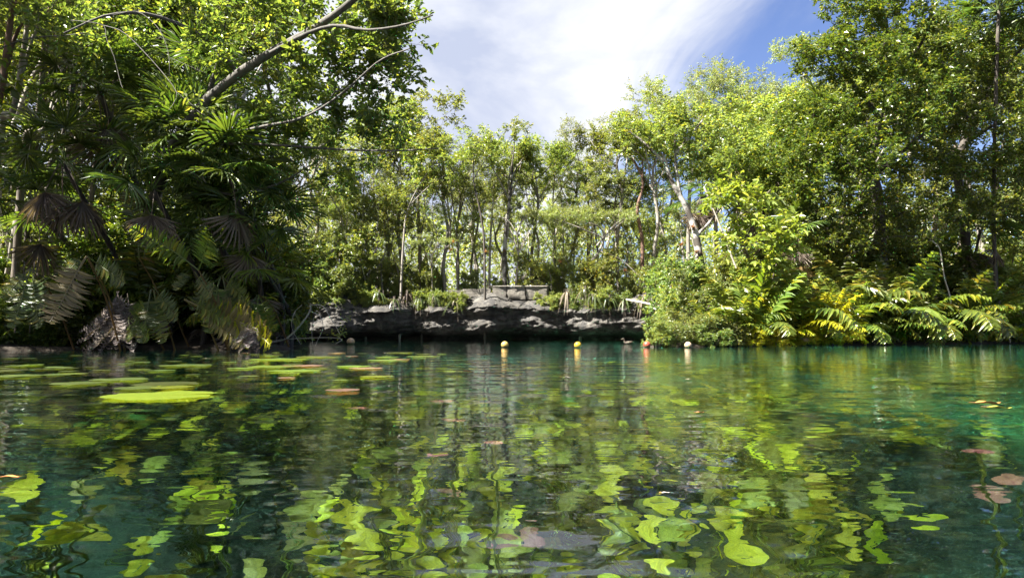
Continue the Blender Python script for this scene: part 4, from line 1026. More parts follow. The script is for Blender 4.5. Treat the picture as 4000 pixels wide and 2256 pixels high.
def frond_thing(label, spans, Y, mat, seed=0):
    rng = np.random.default_rng(seed); c = at(spans[0][0], spans[0][1], Y); t = thing('fern', label, 'fern', c, where=False)
    for i, (x0, y0, x1, y1, k, w) in enumerate(spans):
        p0 = at(x0, y0, Y); p1 = at(x1, y1, Y - .25)
        aim_frond(t, (FERN_UP + FERN_ARCH)[k], p0, p1, mat if isinstance(mat, str) else mat[i % len(mat)], c, wide=w)
    b = np.array([c[0] + .3, Y + 1.0, gz(c[0] + .3, Y + 1.0)]) - c
    mb = MB(); mb.tube(smooth_path([b, b * .45 + [0, .05, .2], (0, 0, 0)], 10), np.linspace(.022, .012, 10), 5); link('stalk', mb.build('stalk', M['fern_brown'], True), t)


frond_thing('large olive brown fern frond hanging down above the dark water at left', [(338, 1000, 205, 1240, 1, 1.5)], 12.4, 'fern_olive')
frond_thing('dull fern frond spreading right behind the hanging frond at left', [(340, 1000, 500, 1110, 1, 1.1), (330, 990, 250, 1090, 0, 1.1)], 12.8, 'fern_dark')
frond_thing('bright sunlit fern frond pointing left under the palms', [(775, 1055, 548, 905, 0, 1.1), (775, 1055, 845, 925, 2, 1.6)], 12.2, 'fern_leaf')
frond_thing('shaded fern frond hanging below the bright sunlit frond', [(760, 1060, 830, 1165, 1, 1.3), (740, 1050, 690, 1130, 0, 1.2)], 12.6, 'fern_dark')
frond_thing('thin dark upright fern standing left of the leaning trunk', [(545, 1010, 505, 770, 0, 1.1), (560, 1010, 600, 840, 1, 1.0)], 13.0, 'fern_dark')
frond_thing('yellow brown fern fronds reaching right down to the water', [(720, 1170, 1060, 1305, 1, .9), (760, 1190, 1085, 1345, 2, .85), (735, 1160, 900, 1250, 0, .9), (800, 1230, 960, 1350, 1, .9)], 12.8, ('fern_olive', 'fern_yellow', 'fern_leaf', 'fern_olive'))
frond_thing('low green fern beside the grey dead clump', [(500, 1240, 590, 1330, 1, 1.1), (500, 1240, 560, 1180, 0, 1.0), (500, 1250, 520, 1340, 2, 1.0)], 13.2, 'fern_leaf')

frond_thing('dark feather fronds drooping to the water right of the grey clump', [(590, 1130, 560, 1330, 1, 1.3), (600, 1130, 650, 1320, 0, 1.2), (600, 1120, 700, 1250, 1, 1.1)], 13.3, ('fern_dark', 'fern_leaf', 'fern_dark'))
frond_thing('green feather fronds drooping under the shaded palm', [(860, 1080, 820, 1290, 1, 1.2), (870, 1080, 930, 1270, 0, 1.2), (865, 1075, 980, 1190, 1, 1.0), (860, 1080, 760, 1200, 0, 1.0)], 13.4, ('fern_leaf', 'fern_dark', 'fern_leaf', 'fern_dark'))
frond_thing('dark fronds hanging at the far left above the water', [(120, 1050, 60, 1270, 1, 1.2), (125, 1050, 170, 1260, 0, 1.2), (120, 1045, 20, 1160, 1, 1.1)], 12.8, 'fern_dark')
frond_thing('green fronds arching over the point of the left bank', [(1010, 1150, 1000, 1310, 1, 1.2), (1010, 1150, 1080, 1280, 0, 1.1), (1005, 1150, 930, 1290, 1, 1.1)], 13.6, ('fern_leaf', 'fern_leaf', 'fern_dark'))


# dead ferns hanging into the water
def dead_clump(px, py, ybase, w_px, n, label, seed, mats=('fern_dead', 'fern_dead', 'palm_dead'), side=0.):
    rng = np.random.default_rng(seed); b = on_water(px, ybase); Y = b[1]
    t = thing('dead_fern', label, 'fern', (b[0], Y, -.02), where=False); o0 = np.array([b[0], Y, -.02]); apex = at(px + side, py, Y + .15)
    mb = MB(); mb.tube(smooth_path([(0, .3, -.5), (.02, .25, (apex[2]) * .5), tuple(apex - o0 + [0, .1, 0])], 10), np.linspace(.13, .05, 10), 8, .2, rng); link('stump', mb.build('stump', M['bark_dark'], True), t)
    for i in range(n):
        f = (i + rng.uniform(0, 1)) / n; x1 = px + (f - .5) * w_px; y1 = ybase - rng.uniform(-8, 60) * (1 if 0.2 < f < .8 else 1.6)
        p0 = apex + rng.normal(size=3) * [.06, .05, .08]; p1 = at(x1, y1, Y - .35 + rng.uniform(0, .6)); p1[2] = max(p1[2], -.05)
        aim_frond(t, FERN_DEADUP[i % 3], p0, p1, mats[i % 3], o0, 'dead_frond', wide=.75, lean=((f - .5) * 1.2, -1, .3))


dead_clump(430, 1165, 1368, 190, 24, 'grey white dead fern clump drooping into the water at left', 5, side=35)
dead_clump(240, 1230, 1356, 120, 10, 'smaller brown dead fern left of the grey clump', 6, ('palm_dead', 'fern_brown', 'palm_dead'))
dead_clump(680, 1235, 1352, 260, 22, 'dark mat of dead fronds between the grey clump and the point', 7, ('palm_dead', 'fern_brown', 'palm_dead'))
dead_clump(965, 1290, 1375, 110, 12, 'frayed brown dead fern at the tip of the left bank', 8, ('palm_dead', 'fern_dead', 'palm_dead'))
dead_clump(3440, 1235, 1346, 130, 12, 'brown dead fern clump at the water below the right ferns', 9, ('palm_dead', 'fern_brown', 'palm_dead'))
dead_clump(3690, 1235, 1342, 110, 12, 'grey arched dead fern at the right waterline', 10, ('fern_dead', 'palm_dead', 'fern_dead'))

# shrubs of the right bank, down to the water
for i, (px, yt, Y, sq) in enumerate([(2620, 1240, 17.9, 1.2), (2690, 1205, 18.4, .9), (2760, 1235, 18.2, 1.2), (2840, 1240, 18.5, 1.2), (2720, 1060, 20.5, .7), (2630, 1110, 20.5, .7), (2800, 1090, 20.5, .7), (2560, 1255, 17.6, 1.2), (2660, 1010, 24, .9), (2850, 1000, 23, .9), (2780, 1270, 17.9, 1.4), (2930, 1280, 18.6, 1.5), (3020, 1262, 19.1, 1.3), (3130, 1275, 19.7, 1.4), (3240, 1280, 20.3, 1.4)]):
    forest_tree('shrub', i % 3, px, yt, Y, 'shrub', 'glossy small leaved shrub at the right waterline' if yt > 1140 else 'upright green shrub on the right bank', 'shrub', squash=sq, leaf=M['fern_yellow'] if px > 2900 else (M['lime_leaf'] if i % 2 else None), group='shrubs of the right bank', zbase=-.05 if yt > 1140 else None)


# ------------------------------------------------------------------ strap plants and bromeliads
def strap_plant(seed, n, L, droop, mat):
    rng = np.random.default_rng(seed); mb = MB()
    for i in range(n):
        az = rng.uniform(0, 6.28); el = rng.uniform(.3, 1.3); l = L * rng.uniform(.6, 1.1); S = np.linspace(0, 1, 6); w = .030 * np.array([.7, 1, 1, .8, .55, .05])
        d = np.array([math.cos(az) * math.cos(el), math.sin(az) * math.cos(el), math.sin(el)]); side = np.array([-math.sin(az), math.cos(az), 0])
        C = d * (S * l)[:, None] - np.array([0, 0, 1]) * (droop * l * S ** 2)[:, None]
        V = np.concatenate([C + side * w[:, None], C - side * w[:, None]]); mb.add(V, [(j, j + 1, 7 + j, 6 + j) for j in range(5)])
    return mb.build('leaf_rosette', mat)


STRAP = [strap_plant(i, 26, 1.1, 1.25, M['strap_leaf']) for i in range(2)] + [strap_plant(5, 30, 1.0, 2.0, M['palm_dead'])]
BROM = [strap_plant(8 + i, 22, .42, .35, M['brom_red']) for i in range(2)]


def roots(seed):
    rng = np.random.default_rng(seed); mb = MB()
    for i in range(8):
        x, y = rng.normal(size=2) * .1; mb.tube([(x, y, .3), (x * 1.2, y, -.3), (x * 1.3, y * 1.1, -.8), (x * 1.6, y, -1.3 * rng.uniform(.6, 1.1))], [.016, .014, .011, .005], 4)
    return mb.build('root_bundle', M['bark'])


ROOT = roots(3)
for i, (px, py, k) in enumerate([(2285, 1135, 0), (2215, 1145, 2), (1700, 1165, 0), (1640, 1170, 1), (1590, 1150, 2), (1780, 1180, 1), (2320, 1165, 1), (2380, 1170, 0), (1480, 1150, 0), (2440, 1175, 1), (1540, 1175, 1), (2520, 1160, 2)]):
    x = (px - 2000) / FPX * 44; Y = float(cliff_front(np.array(x))) + .35; p = at(px, py, Y)
    t = thing('strap_leaf_plant', ['long green strap leaf tuft on cliff', 'small green strap leaf tuft on the cliff lip', 'dry brown strap leaf tuft on cliff'][k], 'plant', p, RNG.uniform(0, 6), 'strap leaved plants on the cliff', px=px, scale=1.0)
    link('leaf_rosette', STRAP[k], t); link('root_bundle', ROOT, t)
for i, (px, py, Y) in enumerate([(1895, 985, 44), (1765, 950, 45), (1760, 980, 45), (1968, 985, 46.8), (2282, 1050, 45), (2345, 1085, 45), (2440, 1060, 45), (2720, 990, 24.9), (2705, 890, 24.9), (2190, 1025, 46), (2660, 960, 25.5), (2960, 930, 20)]):
    t = thing('bromeliad', 'spiky reddish bromeliad on a trunk', 'bromeliad', at(px, py, Y - .1), RNG.uniform(0, 6), 'bromeliads on the trunks', px=px, scale=1.0 if Y > 40 else .7)
    link('leaf_rosette', BROM[i % 2], t); mb = MB()
    if i == 0: mb.tube([(0, .12, -.12), (0, .02, 0)], [.03, .05], 5); RB = mb.build('root_base', M['bark'])
    link('root_base', RB, t)


# ------------------------------------------------------------------ fallen wood
def branch_thing(name, label, paths, rads, mat, leaf_at=(), cat='branch', seed=0, lm=None):
    rng = np.random.default_rng(seed); t = thing(name, label, cat, (0, 0, 0), where=False)
    for p, r in zip(paths, rads):
        mb = MB(); n = 16; mb.tube(smooth_path(p, n), np.linspace(r[0], r[1], n), 6, .08, rng); link('branch', mb.build('branch', mat, True), t)
    if leaf_at:
        mb = MB()
        for (c, w, k, L) in leaf_at:
            Pp = np.array(c) + rng.normal(size=(k, 3)) * w; mb.leaves(Pp, rng.normal(size=(k, 3)) + [0, 0, -.2], rng.normal(size=(k, 3)) * .5 + [0, -.3, .8], L * rng.uniform(.7, 1.2, k), L * .45, True)
        link('sprig', mb.build('sprig', lm or M['lime_leaf']), t, kind='stuff')


Yb = 14.2
branch_thing('fallen_branch', 'pale bare fallen branch arching over the water at the left bank', [
    at3([(1060, 1335), (1120, 1320), (1180, 1260), (1210, 1215), (1213, 1185)], 14.6, Yb), at3([(1213, 1190), (1260, 1195), (1290, 1240), (1310, 1270), (1330, 1310)], Yb, Yb - .2), at3([(1090, 1325), (1200, 1320), (1290, 1318), (1335, 1325), (1310, 1342)], 14.4, 13.6),
    at3([(1213, 1215), (1250, 1235), (1262, 1280), (1240, 1330), (1232, 1350)], Yb, Yb), at3([(1225, 1240), (1218, 1290), (1222, 1350)], Yb, Yb), at3([(1310, 1265), (1340, 1255), (1360, 1240)], Yb - .1, Yb - .1), at3([(1180, 1190), (1150, 1220), (1140, 1280), (1175, 1345)], Yb, Yb)],
    [(.022, .014), (.012, .006), (.012, .006), (.009, .004), (.007, .004), (.007, .003), (.008, .004)], M['dead_wood'], [(at(1315, 1300, 14), (.10, .08, .06), 46, .07), (at(1355, 1245, 14), (.07, .05, .06), 20, .06), (at(1155, 1245, 14.2), (.08, .04, .04), 7, .16)], seed=4)
branch_thing('fallen_pole', 'long pale bare pole leaning across the right end of the cliff', [[at(2440, 1168, 43.0), at(2530, 1185, 40.5), at(2640, 1210, 37.5)]], [(.075, .05)], M['dead_wood'], cat='log', seed=6)
branch_thing('leaning_pole', 'thin pale leaning stem behind the yellow sapling', [at3([(2885, 1070), (2850, 980), (2800, 850), (2750, 730)], 21.5, 21.5)], [(.035, .02)], M['dead_wood'], cat='stem', seed=7)
branch_thing('hanging_vine', 'pale crooked vine hanging down in front of the right ferns', [at3([(3640, 940), (3670, 970), (3680, 1030), (3690, 1090), (3712, 1165), (3712, 1250)], 23.4, 23.4)], [(.02, .026)], M['dead_wood'], cat='vine', seed=8)
branch_thing('driftwood_stick', 'thin dead stick slanting into the water at the right edge', [at3([(3930, 1220), (3940, 1290), (3945, 1338)], 25.6, 25.4)], [(.02, .025)], M['dead_wood'], cat='stick', seed=9)
branch_thing('fallen_log', 'broken log end lying on the ground behind the stone wall', [at3([(2020, 1105), (2045, 1085), (2062, 1068)], 47, 46.6)], [(.16, .15)], M['bark_pale'], cat='log', seed=10)
branch_thing('bare_branch', 'pale zigzag dead branch hanging under the canopy at top left', [at3([(280, 80), (330, 85), (405, 100), (415, 150), (445, 220), (470, 320), (480, 345)], 11, 10.6), at3([(405, 100), (480, 125), (560, 200), (640, 290), (690, 360), (680, 400), (660, 430)], 11, 10.4), at3([(690, 360), (740, 400), (790, 445), (870, 460)], 10.5, 10.3)],
             [(.008, .004), (.009, .004), (.005, .0025)], M['bark_grey'], [(at(745, 385, 10.4), (.16, .08, .09), 26, .13), (at(820, 430, 10.4), (.14, .06, .07), 16, .13)], seed=12, lm=M['hero_leaf'])
branch_thing('bare_branch', 'pale thin dead branch dropping beside the leaning trunk at top', [at3([(440, 60), (530, 45), (600, 90), (640, 150), (660, 220), (662, 290)], 10.8, 10.4), at3([(662, 225), (720, 250), (800, 285)], 10.5, 10.3)], [(.008, .004), (.005, .0025)], M['bark_grey'], seed=13)
branch_thing('bare_branch', 'long pale branch crossing the stems at the left edge', [at3([(-40, 210), (60, 165), (150, 145), (260, 138), (340, 128)], 11.5, 11.2)], [(.012, .006)], M['bark_grey'], seed=14)
for i, px in enumerate((95, 135, 60)):
    branch_thing('hanging_vine', ['longest', 'middle', 'leftmost'][i] + ' thin vine hanging to the dark water at the far left', [at3([(px, 1020), (px - 5, 1120), (px - 25 + 12 * i, 1220), (px - 40 + 20 * i, 1300)], 12.8, 12.8)], [(.008, .006)], M['bark'], cat='vine', seed=20 + i)
rng = np.random.default_rng(31)
for i in range(7):
    px = 2900 + 130 * i + rng.uniform(-30, 30); b = on_water(px, np.interp(px, [2900, 3300, 3700], [1352, 1348, 1342])); dx = rng.uniform(-.8, .8)
    branch_thing('waterline_root', ['first', 'second', 'third', 'fourth', 'fifth', 'sixth', 'seventh'][i] + ' pale root from the left along the right waterline', [[b + [0, .5, .22], b + [dx * .4, .15, .16], b + [dx, -.05, -.06]], [b + [dx * .2, .4, .2], b + [dx * .2 - .15, .1, .12], b + [dx * .2 - .3, -.05, -.05]]], [(.035, .015), (.03, .012)], M['bark_pale'], cat='root', seed=40 + i)


# ------------------------------------------------------------------ buoys and duck
def buoy(px, py_line, r_px, col, label):
    c = on_water(px, py_line); R = r_px * c[1] / FPX
    t = thing('buoy', label, 'buoy', (c[0], c[1], R * .72), where=False)
    n, k = 18, 28; mb = MB(); th = np.linspace(.02, PI - .02, n); a = np.arange(k) * 2 * PI / k
    rr = R * (1 + .02 * np.exp(-((th - PI / 2) / .05) ** 2))            # moulded seam
    V = np.stack([np.outer(rr * np.sin(th), np.cos(a)), np.outer(rr * np.sin(th), np.sin(a)), np.outer(rr * np.cos(th), np.ones(k))], -1).reshape(-1, 3)
    Q = [(i * k + j, (i + 1) * k + j, (i + 1) * k + (j + 1) % k, i * k + (j + 1) % k) for i in range(n - 1) for j in range(k)]
    mb.add(V, Q); ball = link('ball', mb.build('ball', buoy_mat(label[:12], col), True), t)
    mb = MB(); mb.tube([(0, R * .1 * math.cos(q), -R + R * .12 * math.sin(q) - R * .05) for q in np.linspace(0, 2 * PI, 13)], R * .035, 6); link('eyelet', mb.build('eyelet', M['bark_dark'], True), ball)
    mb = MB(); mb.tube([(0, 0, -R), (.05, .02, -R - .35), (.02, .05, -R - .9), (.08, .02, -R - 1.6)], .008, 5); link('mooring_rope', mb.build('mooring_rope', M['dead_wood'], True), t)


buoy(1370, 1345, 15, (.42, .29, .17), 'peach coloured round buoy, leftmost of the line in open water')
buoy(1972, 1357, 14.5, (.44, .28, .07), 'pale orange yellow round buoy below the stone wall')
buoy(2257, 1358, 14, (.45, .27, .012), 'bright yellow round buoy right of the middle')
buoy(2527, 1356, 14, (.36, .06, .035), 'coral red round buoy')
buoy(2688, 1358, 14, (.42, .31, .20), 'cream round buoy by the right bank shrubs')
buoy(1083, 1338, 13, (.42, .42, .40), 'grey white buoy half hidden by the left bank branches')


def duck():
    c = on_water(2452, 1344); t = thing('duck', 'small dark duck swimming left in front of the cliff', 'duck', (c[0], c[1], 0), where=False)
    mb = MB(); k = 14; a = np.arange(k) * 2 * PI / k
    #            x (tail +), z centre, half width, half height
    st = [(.20, .085, .004, .004), (.17, .080, .03, .016), (.12, .062, .062, .042), (.05, .048, .078, .062), (-.03, .042, .074, .060), (-.09, .050, .052, .052), (-.115, .085, .030, .032), (-.118, .125, .022, .020), (-.125, .160, .024, .022), (-.140, .185, .029, .029), (-.165, .190, .026, .026), (-.185, .184, .012, .012)]
    V = []
    for i, (x, z, w, h) in enumerate(st):
        p, n_ = st[max(i - 1, 0)], st[min(i + 1, len(st) - 1)]; tx, tz = n_[0] - p[0], n_[1] - p[1]; l = math.hypot(tx, tz); ux, uz = -tz / l, tx / l
        V += [(x + ux * h * math.sin(q), w * math.cos(q), z + uz * h * math.sin(q)) for q in a]
    Q = [(i * k + j, i * k + (j + 1) % k, (i + 1) * k + (j + 1) % k, (i + 1) * k + j) for i in range(len(st) - 1) for j in range(k)]
    mb.add(V, Q); body = link('body', mb.build('body', plain_mat('duck_feathers', (.085, .065, .05), .7, .3, .6), True), t)
    mb = MB(); mb.tube([(-.18, 0, .184), (-.21, 0, .178), (-.235, 0, .174)], [.011, .009, .004], 8); link('bill', mb.build('bill', plain_mat('duck_bill', (.25, .2, .14), .4)), t)
    for s in (-1, 1):
        mb = MB(); V = []
        for i, (x, z, w, h) in enumerate([(.17, .090, .006, .006), (.12, .082, .016, .03), (.04, .070, .02, .042), (-.03, .066, .016, .036), (-.06, .062, .005, .012)]):
            V += [(x, s * (.05 + w * .9 * abs(math.cos(q))) if False else s * (.058 * (1 - abs(x - .03) * 3.2) + .008) + w * math.cos(q), z + h * math.sin(q)) for q in a]
        mb.add(V, [(i * k + j, i * k + (j + 1) % k, (i + 1) * k + (j + 1) % k, (i + 1) * k + j) for i in range(4) for j in range(k)])
        link('wing', mb.build('wing', plain_mat('duck_wing', (.14, .11, .085), .7, .3, .5), True), t)
        mb = MB(); e = unit(np.random.default_rng(1).normal(size=(1, 3))); mb.tube([(-.158, s * .024, .197), (-.158, s * .0285, .197)], .004, 6); link('eye', mb.build('eye', plain_mat('eye', (.005, .005, .005), .2)), body)


duck()


# ------------------------------------------------------------------ water lilies
def pad_mesh(seed, mat, cup=.0, wav=.02, teeth=.03, k=40):
    """round leaf of unit radius with a notch, raised wavy rim"""
    rng = np.random.default_rng(seed); a = np.linspace(.10, 2 * PI - .10, k); rings = [.0, .3, .6, .85, 1.0]
    ph = rng.uniform(0, 6.28, 4); edge = 1 + teeth * np.sin(a * 17 + ph[0]) + teeth * .8 * np.sin(a * 29 + ph[1]) + .05 * np.sin(a * 3 + ph[2])
    V = []
    for r in rings:
        q = r * (edge if r > .8 else 1 + (edge - 1) * r * .5); z = cup * r ** 2 + wav * r ** 2 * (np.sin(a * 5 + ph[3]) + .6 * np.sin(a * 8 + ph[0])) + rng.normal(size=k) * wav * .12 * r
        V.append(np.stack([q * np.cos(a), q * np.sin(a), z], -1))
    V = np.concatenate(V); Q = [(i * k + j, (i + 1) * k + j, (i + 1) * k + j + 1, i * k + j + 1) for i in range(len(rings) - 1) for j in range(k - 1)]
    return mesh_np('blade', V, [np.array(Q)], mat, True)


PADS = {m_: [pad_mesh(i, M[m_], .0, .006, .045) for i in range(3)] for m_ in ('pad_bright', 'pad_mid', 'pad_shaded_green', 'pad_brown')}
mb = MB(); mb.tube([(0, 0, -.005), (.05, .02, -.5), (.15, .1, -1.2), (.3, .15, -2.6)], [.007, .006, .006, .006], 5); STALK = mb.build('stalk', M['fern_dark'], True)


def pad(px, py, w_px, mat, label, where=True, z=.010, tilt=(0, 0), squash=1.):
    z = .007
    c = on_water(px, py, 0.0); r = w_px * .5 * c[1] / FPX
    t = thing('lily_pad', label, 'lily pad', (c[0], c[1], z), RNG.uniform(0, 6.28), 'lily pads floating on the pool', 1, where, px)
    o = link('blade', PADS[mat][int(RNG.integers(3))], t); o.scale = (r, r * squash, r); o.rotation_euler = (tilt[0], tilt[1], 0)
    link('stalk', STALK, t)


for px, py, w, m_, lab in [(630, 1548, 400, 'pad_bright', 'largest bright green lily pad, ragged edged, in the left foreground'), (545, 1518, 180, 'pad_shaded_green', 'small dark pad behind the largest pad'), (668, 1516, 160, 'pad_bright', 'small bright pad touching the back of the largest pad'), (650, 1502, 240, 'pad_shaded_green', 'green pad just behind the small bright pad'),
                           (300, 1500, 190, 'pad_shaded_green', 'dull olive pad left of the largest pad'), (60, 1470, 190, 'pad_shaded_green', 'dark green pad cut by the left edge'), (470, 1484, 200, 'pad_shaded_green', 'mid green pad between the grey fern and the largest pad'), (730, 1428, 190, 'pad_shaded_green', 'dull green pad in front of the long yellow frond'), (1090, 1404, 210, 'pad_mid', 'wide bright pad in the sunlit raft'),
                           (1070, 1433, 200, 'pad_mid', 'bright pad at the front of the sunlit raft'), (1155, 1450, 200, 'pad_mid', 'long pale green pad in front of the raft'), (1180, 1430, 160, 'pad_brown', 'brown pad in the sunlit raft'), (1240, 1395, 170, 'pad_mid', 'bright pad at the right of the raft'), (1490, 1408, 110, 'pad_mid', 'pale pad right of the raft'), (1560, 1405, 80, 'pad_brown', 'tan pad end right of the raft'),
                           (1470, 1473, 130, 'pad_bright', 'bright torn pad floating alone near the middle'), (1430, 1440, 130, 'pad_brown', 'tan brown pad near the middle'), (1380, 1432, 130, 'pad_mid', 'olive yellow pad near the middle'), (1650, 1393, 130, 'pad_mid', 'thin bright pad farthest right in the middle'), (1340, 1527, 130, 'pad_brown', 'dark reddish brown pad lying low in the water'), (1510, 1396, 90, 'pad_mid', 'thin yellow pad in the middle distance'), (1560, 1378, 110, 'pad_mid', 'thin far pad in the middle distance'),
                           (1120, 1478, 70, 'pad_brown', 'small red brown pad in front of the raft'), (1330, 1487, 60, 'pad_mid', 'small yellow curled pad near the middle')]:
    pad(px, py, w, m_, lab, False)
rng = np.random.default_rng(90)
for i in range(135):
    py = 1345 + 130 * rng.random() ** 1.3; px = rng.uniform(-30, 1250) if i < 105 else rng.uniform(1000, 1750)
    if px > 1250: py = min(py, 1410)
    if px < 1100 and py < 1372 and 250 < px: py += 22
    w = rng.uniform(.09, .22) * (py - 1312) / CAM_H * 1.0
    lit = px > 850; m_ = ('pad_mid' if rng.random() < .6 else ('pad_brown' if rng.random() < .3 else 'pad_shaded_green')) if lit else ('pad_shaded_green' if rng.random() < .85 else 'pad_mid')  # pads on the left mostly take the darker tone, as if shaded
    pad(px, py, w, m_, {'pad_mid': 'bright flat lily pad', 'pad_shaded_green': 'dull green flat lily pad', 'pad_brown': 'brownish flat lily pad'}[m_] + (' nearer' if py > 1395 else ' far out'))

# reddish leaves close under the surface, fallen leaves on it
def low_leaf(px, py, w, depth, mat, label, tilt):
    c = on_water(px, py, 0.); dirr = c / np.linalg.norm(c); p = c + np.array([c[0] / c[1], 1, 0]) * depth * 1.1; r = w * .40 * (p[1] + depth * .4) / FPX
    t = thing('lily_leaf', label, 'lily leaf', (p[0], p[1], -depth), RNG.uniform(0, 6), 'reddish lily leaves under the surface', 1, False)
    o = link('blade', pad_mesh(int(px), M[mat], .15, .06, .04), t); o.scale = (r, r, r); o.rotation_euler = tilt
    link('stalk', STALK, t)


for px, py, w, d, mt, lab, tl in [(1400, 1592, 110, .06, 'sub_red', 'tan red lily leaf just under the surface left of the middle', (.1, .3, 0)), (1770, 1640, 120, .10, 'sub_red', 'pinkish brown lily leaf under the surface near the middle', (.2, .2, 0)), (1730, 1566, 120, .05, 'sub_red', 'dark red lily leaf lying flat under the surface near the middle', (.05, .1, 0)),
                                  (1930, 1728, 90, .25, 'sub_red', 'brick red lily leaf under the surface in the centre', (.2, -.2, 0)), (1710, 1775, 100, .35, 'sub_red', 'dull maroon lily leaf under the surface left of centre', (.3, .1, 0)), (3820, 1775, 130, .3, 'sub_red', 'maroon lily leaf under the surface at the right', (.1, .1, 0)), (1760, 1950, 90, 1.6, 'sub_red', 'tan lily leaf deep in the centre foreground', (.5, .2, 0)),
                                  (2080, 2195, 120, 2.0, 'sub_red', 'large pinkish lily leaf at the bottom centre', (.6, .3, 0)), (1960, 2245, 120, 2.0, 'sub_red', 'mauve pink lily leaf cut by the bottom edge', (.2, .3, 0)), (3950, 1995, 100, 1.3, 'sub_red', 'dark wine red lily leaf at the right edge', (.4, .3, 0)), (3870, 2130, 110, 1.6, 'sub_red', 'pale peach lily leaf low at the right', (.4, -.3, 0))]:
    low_leaf(px, py, w, d, mt, lab, tl)


def fallen_leaf(px, py, w_px, col, label, rz):
    c = on_water(px, py); L = w_px * c[1] / FPX
    t = thing('fallen_leaf', label, 'leaf', (c[0], c[1], .012), rz, 'fallen leaves on the water', 1, False)
    S = np.linspace(0, 1, 7); w = np.array([.04, .24, .36, .38, .30, .17, .02]) * L; z = .05 * L * np.sin(S * 5) + np.array([.06, 0, 0, .01, .02, .05, .12]) * L
    C = np.stack([(S - .5) * L, np.zeros(7), z], -1); V = np.concatenate([C + np.stack([0 * w, w * .5, w * .18], -1), C, C + np.stack([0 * w, -w * .5, w * .22], -1)])
    link('blade', mesh_np('blade', V, [np.array([(j, j + 1, 8 + j, 7 + j) for j in range(6)] + [(7 + j, 8 + j, 15 + j, 14 + j) for j in range(6)])], col, True), t)
    mb = MB(); mb.tube([C[0] - [L * .22, 0, -.02 * L], C[0]], [.0018, .0024], 4); link('leaf_stalk', mb.build('leaf_stalk', M['fern_brown']), t)


LB, LO, LY, LP = plain_mat('leaf_brown', (.30, .14, .05), .6, .4, .4), plain_mat('leaf_orange', (.52, .20, .05), .5, .4, .3), plain_mat('leaf_yellow', (.55, .46, .06), .5, .4, .3), plain_mat('leaf_pale', (.55, .50, .42), .6, .3, .3)
for a_ in [(2735, 1625, 45, LO, 'orange brown curled leaf floating right of centre', .5), (2032, 1467, 24, LO, 'small orange leaf floating below the stone wall', .2), (2355, 1456, 24, LP, 'small pale leaf floating right of the middle', .3), (2215, 1482, 40, LP, 'pale green torn leaf floating in the middle', -.2), (1830, 1459, 55, LB, 'flat brown leaf floating left of the middle', .1), (1690, 1415, 20, LY, 'small yellow leaf tip in the middle distance', .8), (1508, 1382, 22, LP, 'whitish folded leaf among the far pads', 1.),
           (1670, 1352, 22, LY, 'yellow leaf floating in open water left of the wall', .3), (3860, 1590, 110, LO, 'long orange brown leaf at the right edge', .1), (3905, 1608, 90, LY, 'thin yellow leaf below the orange one at the right edge', -.2), (2600, 1952, 38, LP, 'tiny pale orange leaf in the right foreground', .3), (40, 1890, 80, LO, 'rusty leaf at the left edge of the foreground', .2), (1900, 1390, 50, LB, 'thin brown leaf near the orange yellow buoy', 0.), (2080, 1361, 22, LY, 'tiny yellow leaf right of the orange yellow buoy', .4), (575, 1420, 26, LP, 'small pale leaf standing on the dark pads', .7), (810, 1405, 22, LP, 'tiny pale leaf on the bright raft', .9)]:
    fallen_leaf(*a_)

# submerged lily plants: upright crumpled leaves on stalks from the pool floor
SUBS = {m_: [pad_mesh(100 + i, M[m_], .30 * (i % 3 - .6), .10 + .04 * (i % 2), .02, 34) for i in range(5)] for m_ in ('sub_leaf', 'sub_olive', 'sub_green')}


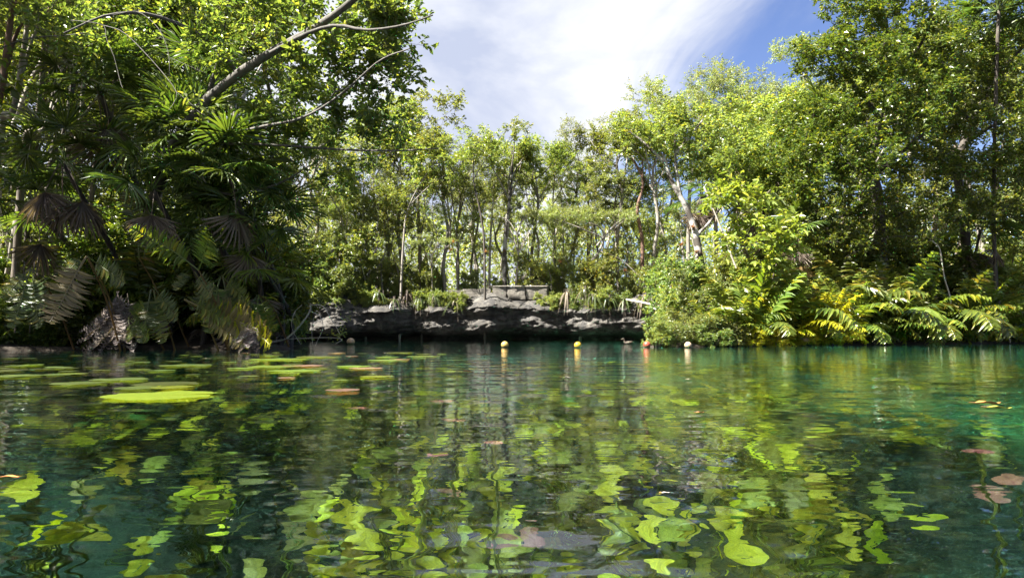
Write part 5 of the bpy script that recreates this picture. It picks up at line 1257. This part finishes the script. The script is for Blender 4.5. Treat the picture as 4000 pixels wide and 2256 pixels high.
def lily_plant(x, y, n, label, px):
    z0 = gz(x, y); t = thing('water_lily', label, 'water lily', (x, y, z0), 0, 'water lilies growing under water', 1, True, px)
    for i in range(n):
        az = i * 2.4 + RNG.uniform(-.4, .4); r = RNG.uniform(.08, .5); h = RNG.uniform(.3, 1.2); h = min(h, -z0 - .12)
        e = np.array([r * math.cos(az), r * math.sin(az), h]); u_ = RNG.random(); m_ = 'sub_leaf' if u_ < .52 else ('sub_olive' if u_ < .98 else 'sub_green')
        o = link('leaf', SUBS[m_][int(RNG.integers(5))], t, e); s = RNG.uniform(.042, .080); o.scale = (s, s * RNG.uniform(1.0, 1.9), s)
        o.rotation_euler = (RNG.uniform(.55, 1.5), RNG.normal() * .45, RNG.normal() * .8)
        mb = MB(); mb.tube(smooth_path([(0, 0, -.05), e * [.5, .5, .45], e], 7), .007, 4); link('stalk', mb.build('stalk', M['fern_dark'], True), o.parent)


cells = []
for iy, y in enumerate(np.arange(2.6, 10.2, .62)):
    half = .72 * y + .3; n = int(2 * half / .82)
    for ix in range(n):
        x = -half + 2 * half * (ix + RNG.uniform(.2, .8)) / n
        dens = 1.0 if -.35 * y < x < .42 * y else .8
        if x > .58 * y and 3.2 < y < 6: dens = .3
        if RNG.random() < dens * (1.0 if y < 6.5 else .6): cells.append((x, y + RNG.uniform(-.25, .25)))
for x, y in cells:
    px, py = to_px((x, y, -2)); lily_plant(x, y, int(RNG.integers(15, 23)), 'submerged yellow green lily plant, ' + ('near' if y < 4 else ('middle' if y < 6 else 'far')) + ' rows', px)

# ------------------------------------------------------------------ labels: say where each repeated thing stands
LAND = [(-9999, 'beyond the left edge'), (0, 'at the far left edge'), (180, 'above the drooping fern'), (380, 'above the grey fern'), (560, 'beside the leaning trunk'), (800, 'left of fallen branch'), (1060, 'above the fallen branch'), (1300, 'above the peach buoy'), (1500, 'left of stone wall'), (1760, "above wall's left half"),
        (1960, "above wall's right half"), (2140, 'above the yellow buoy'), (2370, 'above the red buoy'), (2600, 'above the cream buoy'), (2800, 'right of cream buoy'), (3050, 'by the yellow ferns'), (3350, 'by the dark ferns'), (3700, 'at the far right edge'), (4000, 'beyond the right edge')]
ORD = 'first second third fourth fifth sixth seventh eighth ninth tenth eleventh twelfth thirteenth fourteenth fifteenth sixteenth seventeenth eighteenth'.split()
buckets = {}
for o, px in TODO:
    if px is None: px = to_px(o.location)[0]
    place = [w for lim, w in LAND if px >= lim][-1]
    if 'lil' in o['category']: place = place.replace('above', 'below').replace('by the', 'below the').replace('beside', 'below')
    buckets.setdefault((o['label'], place), []).append((px, o))
for (lab, place), L in buckets.items():
    L.sort(key=lambda q: q[0]); lab = lab.rstrip(',')
    for i, (px, o) in enumerate(L):
        o['label'] = f'{lab}, {place}' + (f', {ORD[min(i, 17)]} from left' if len(L) > 1 else '')
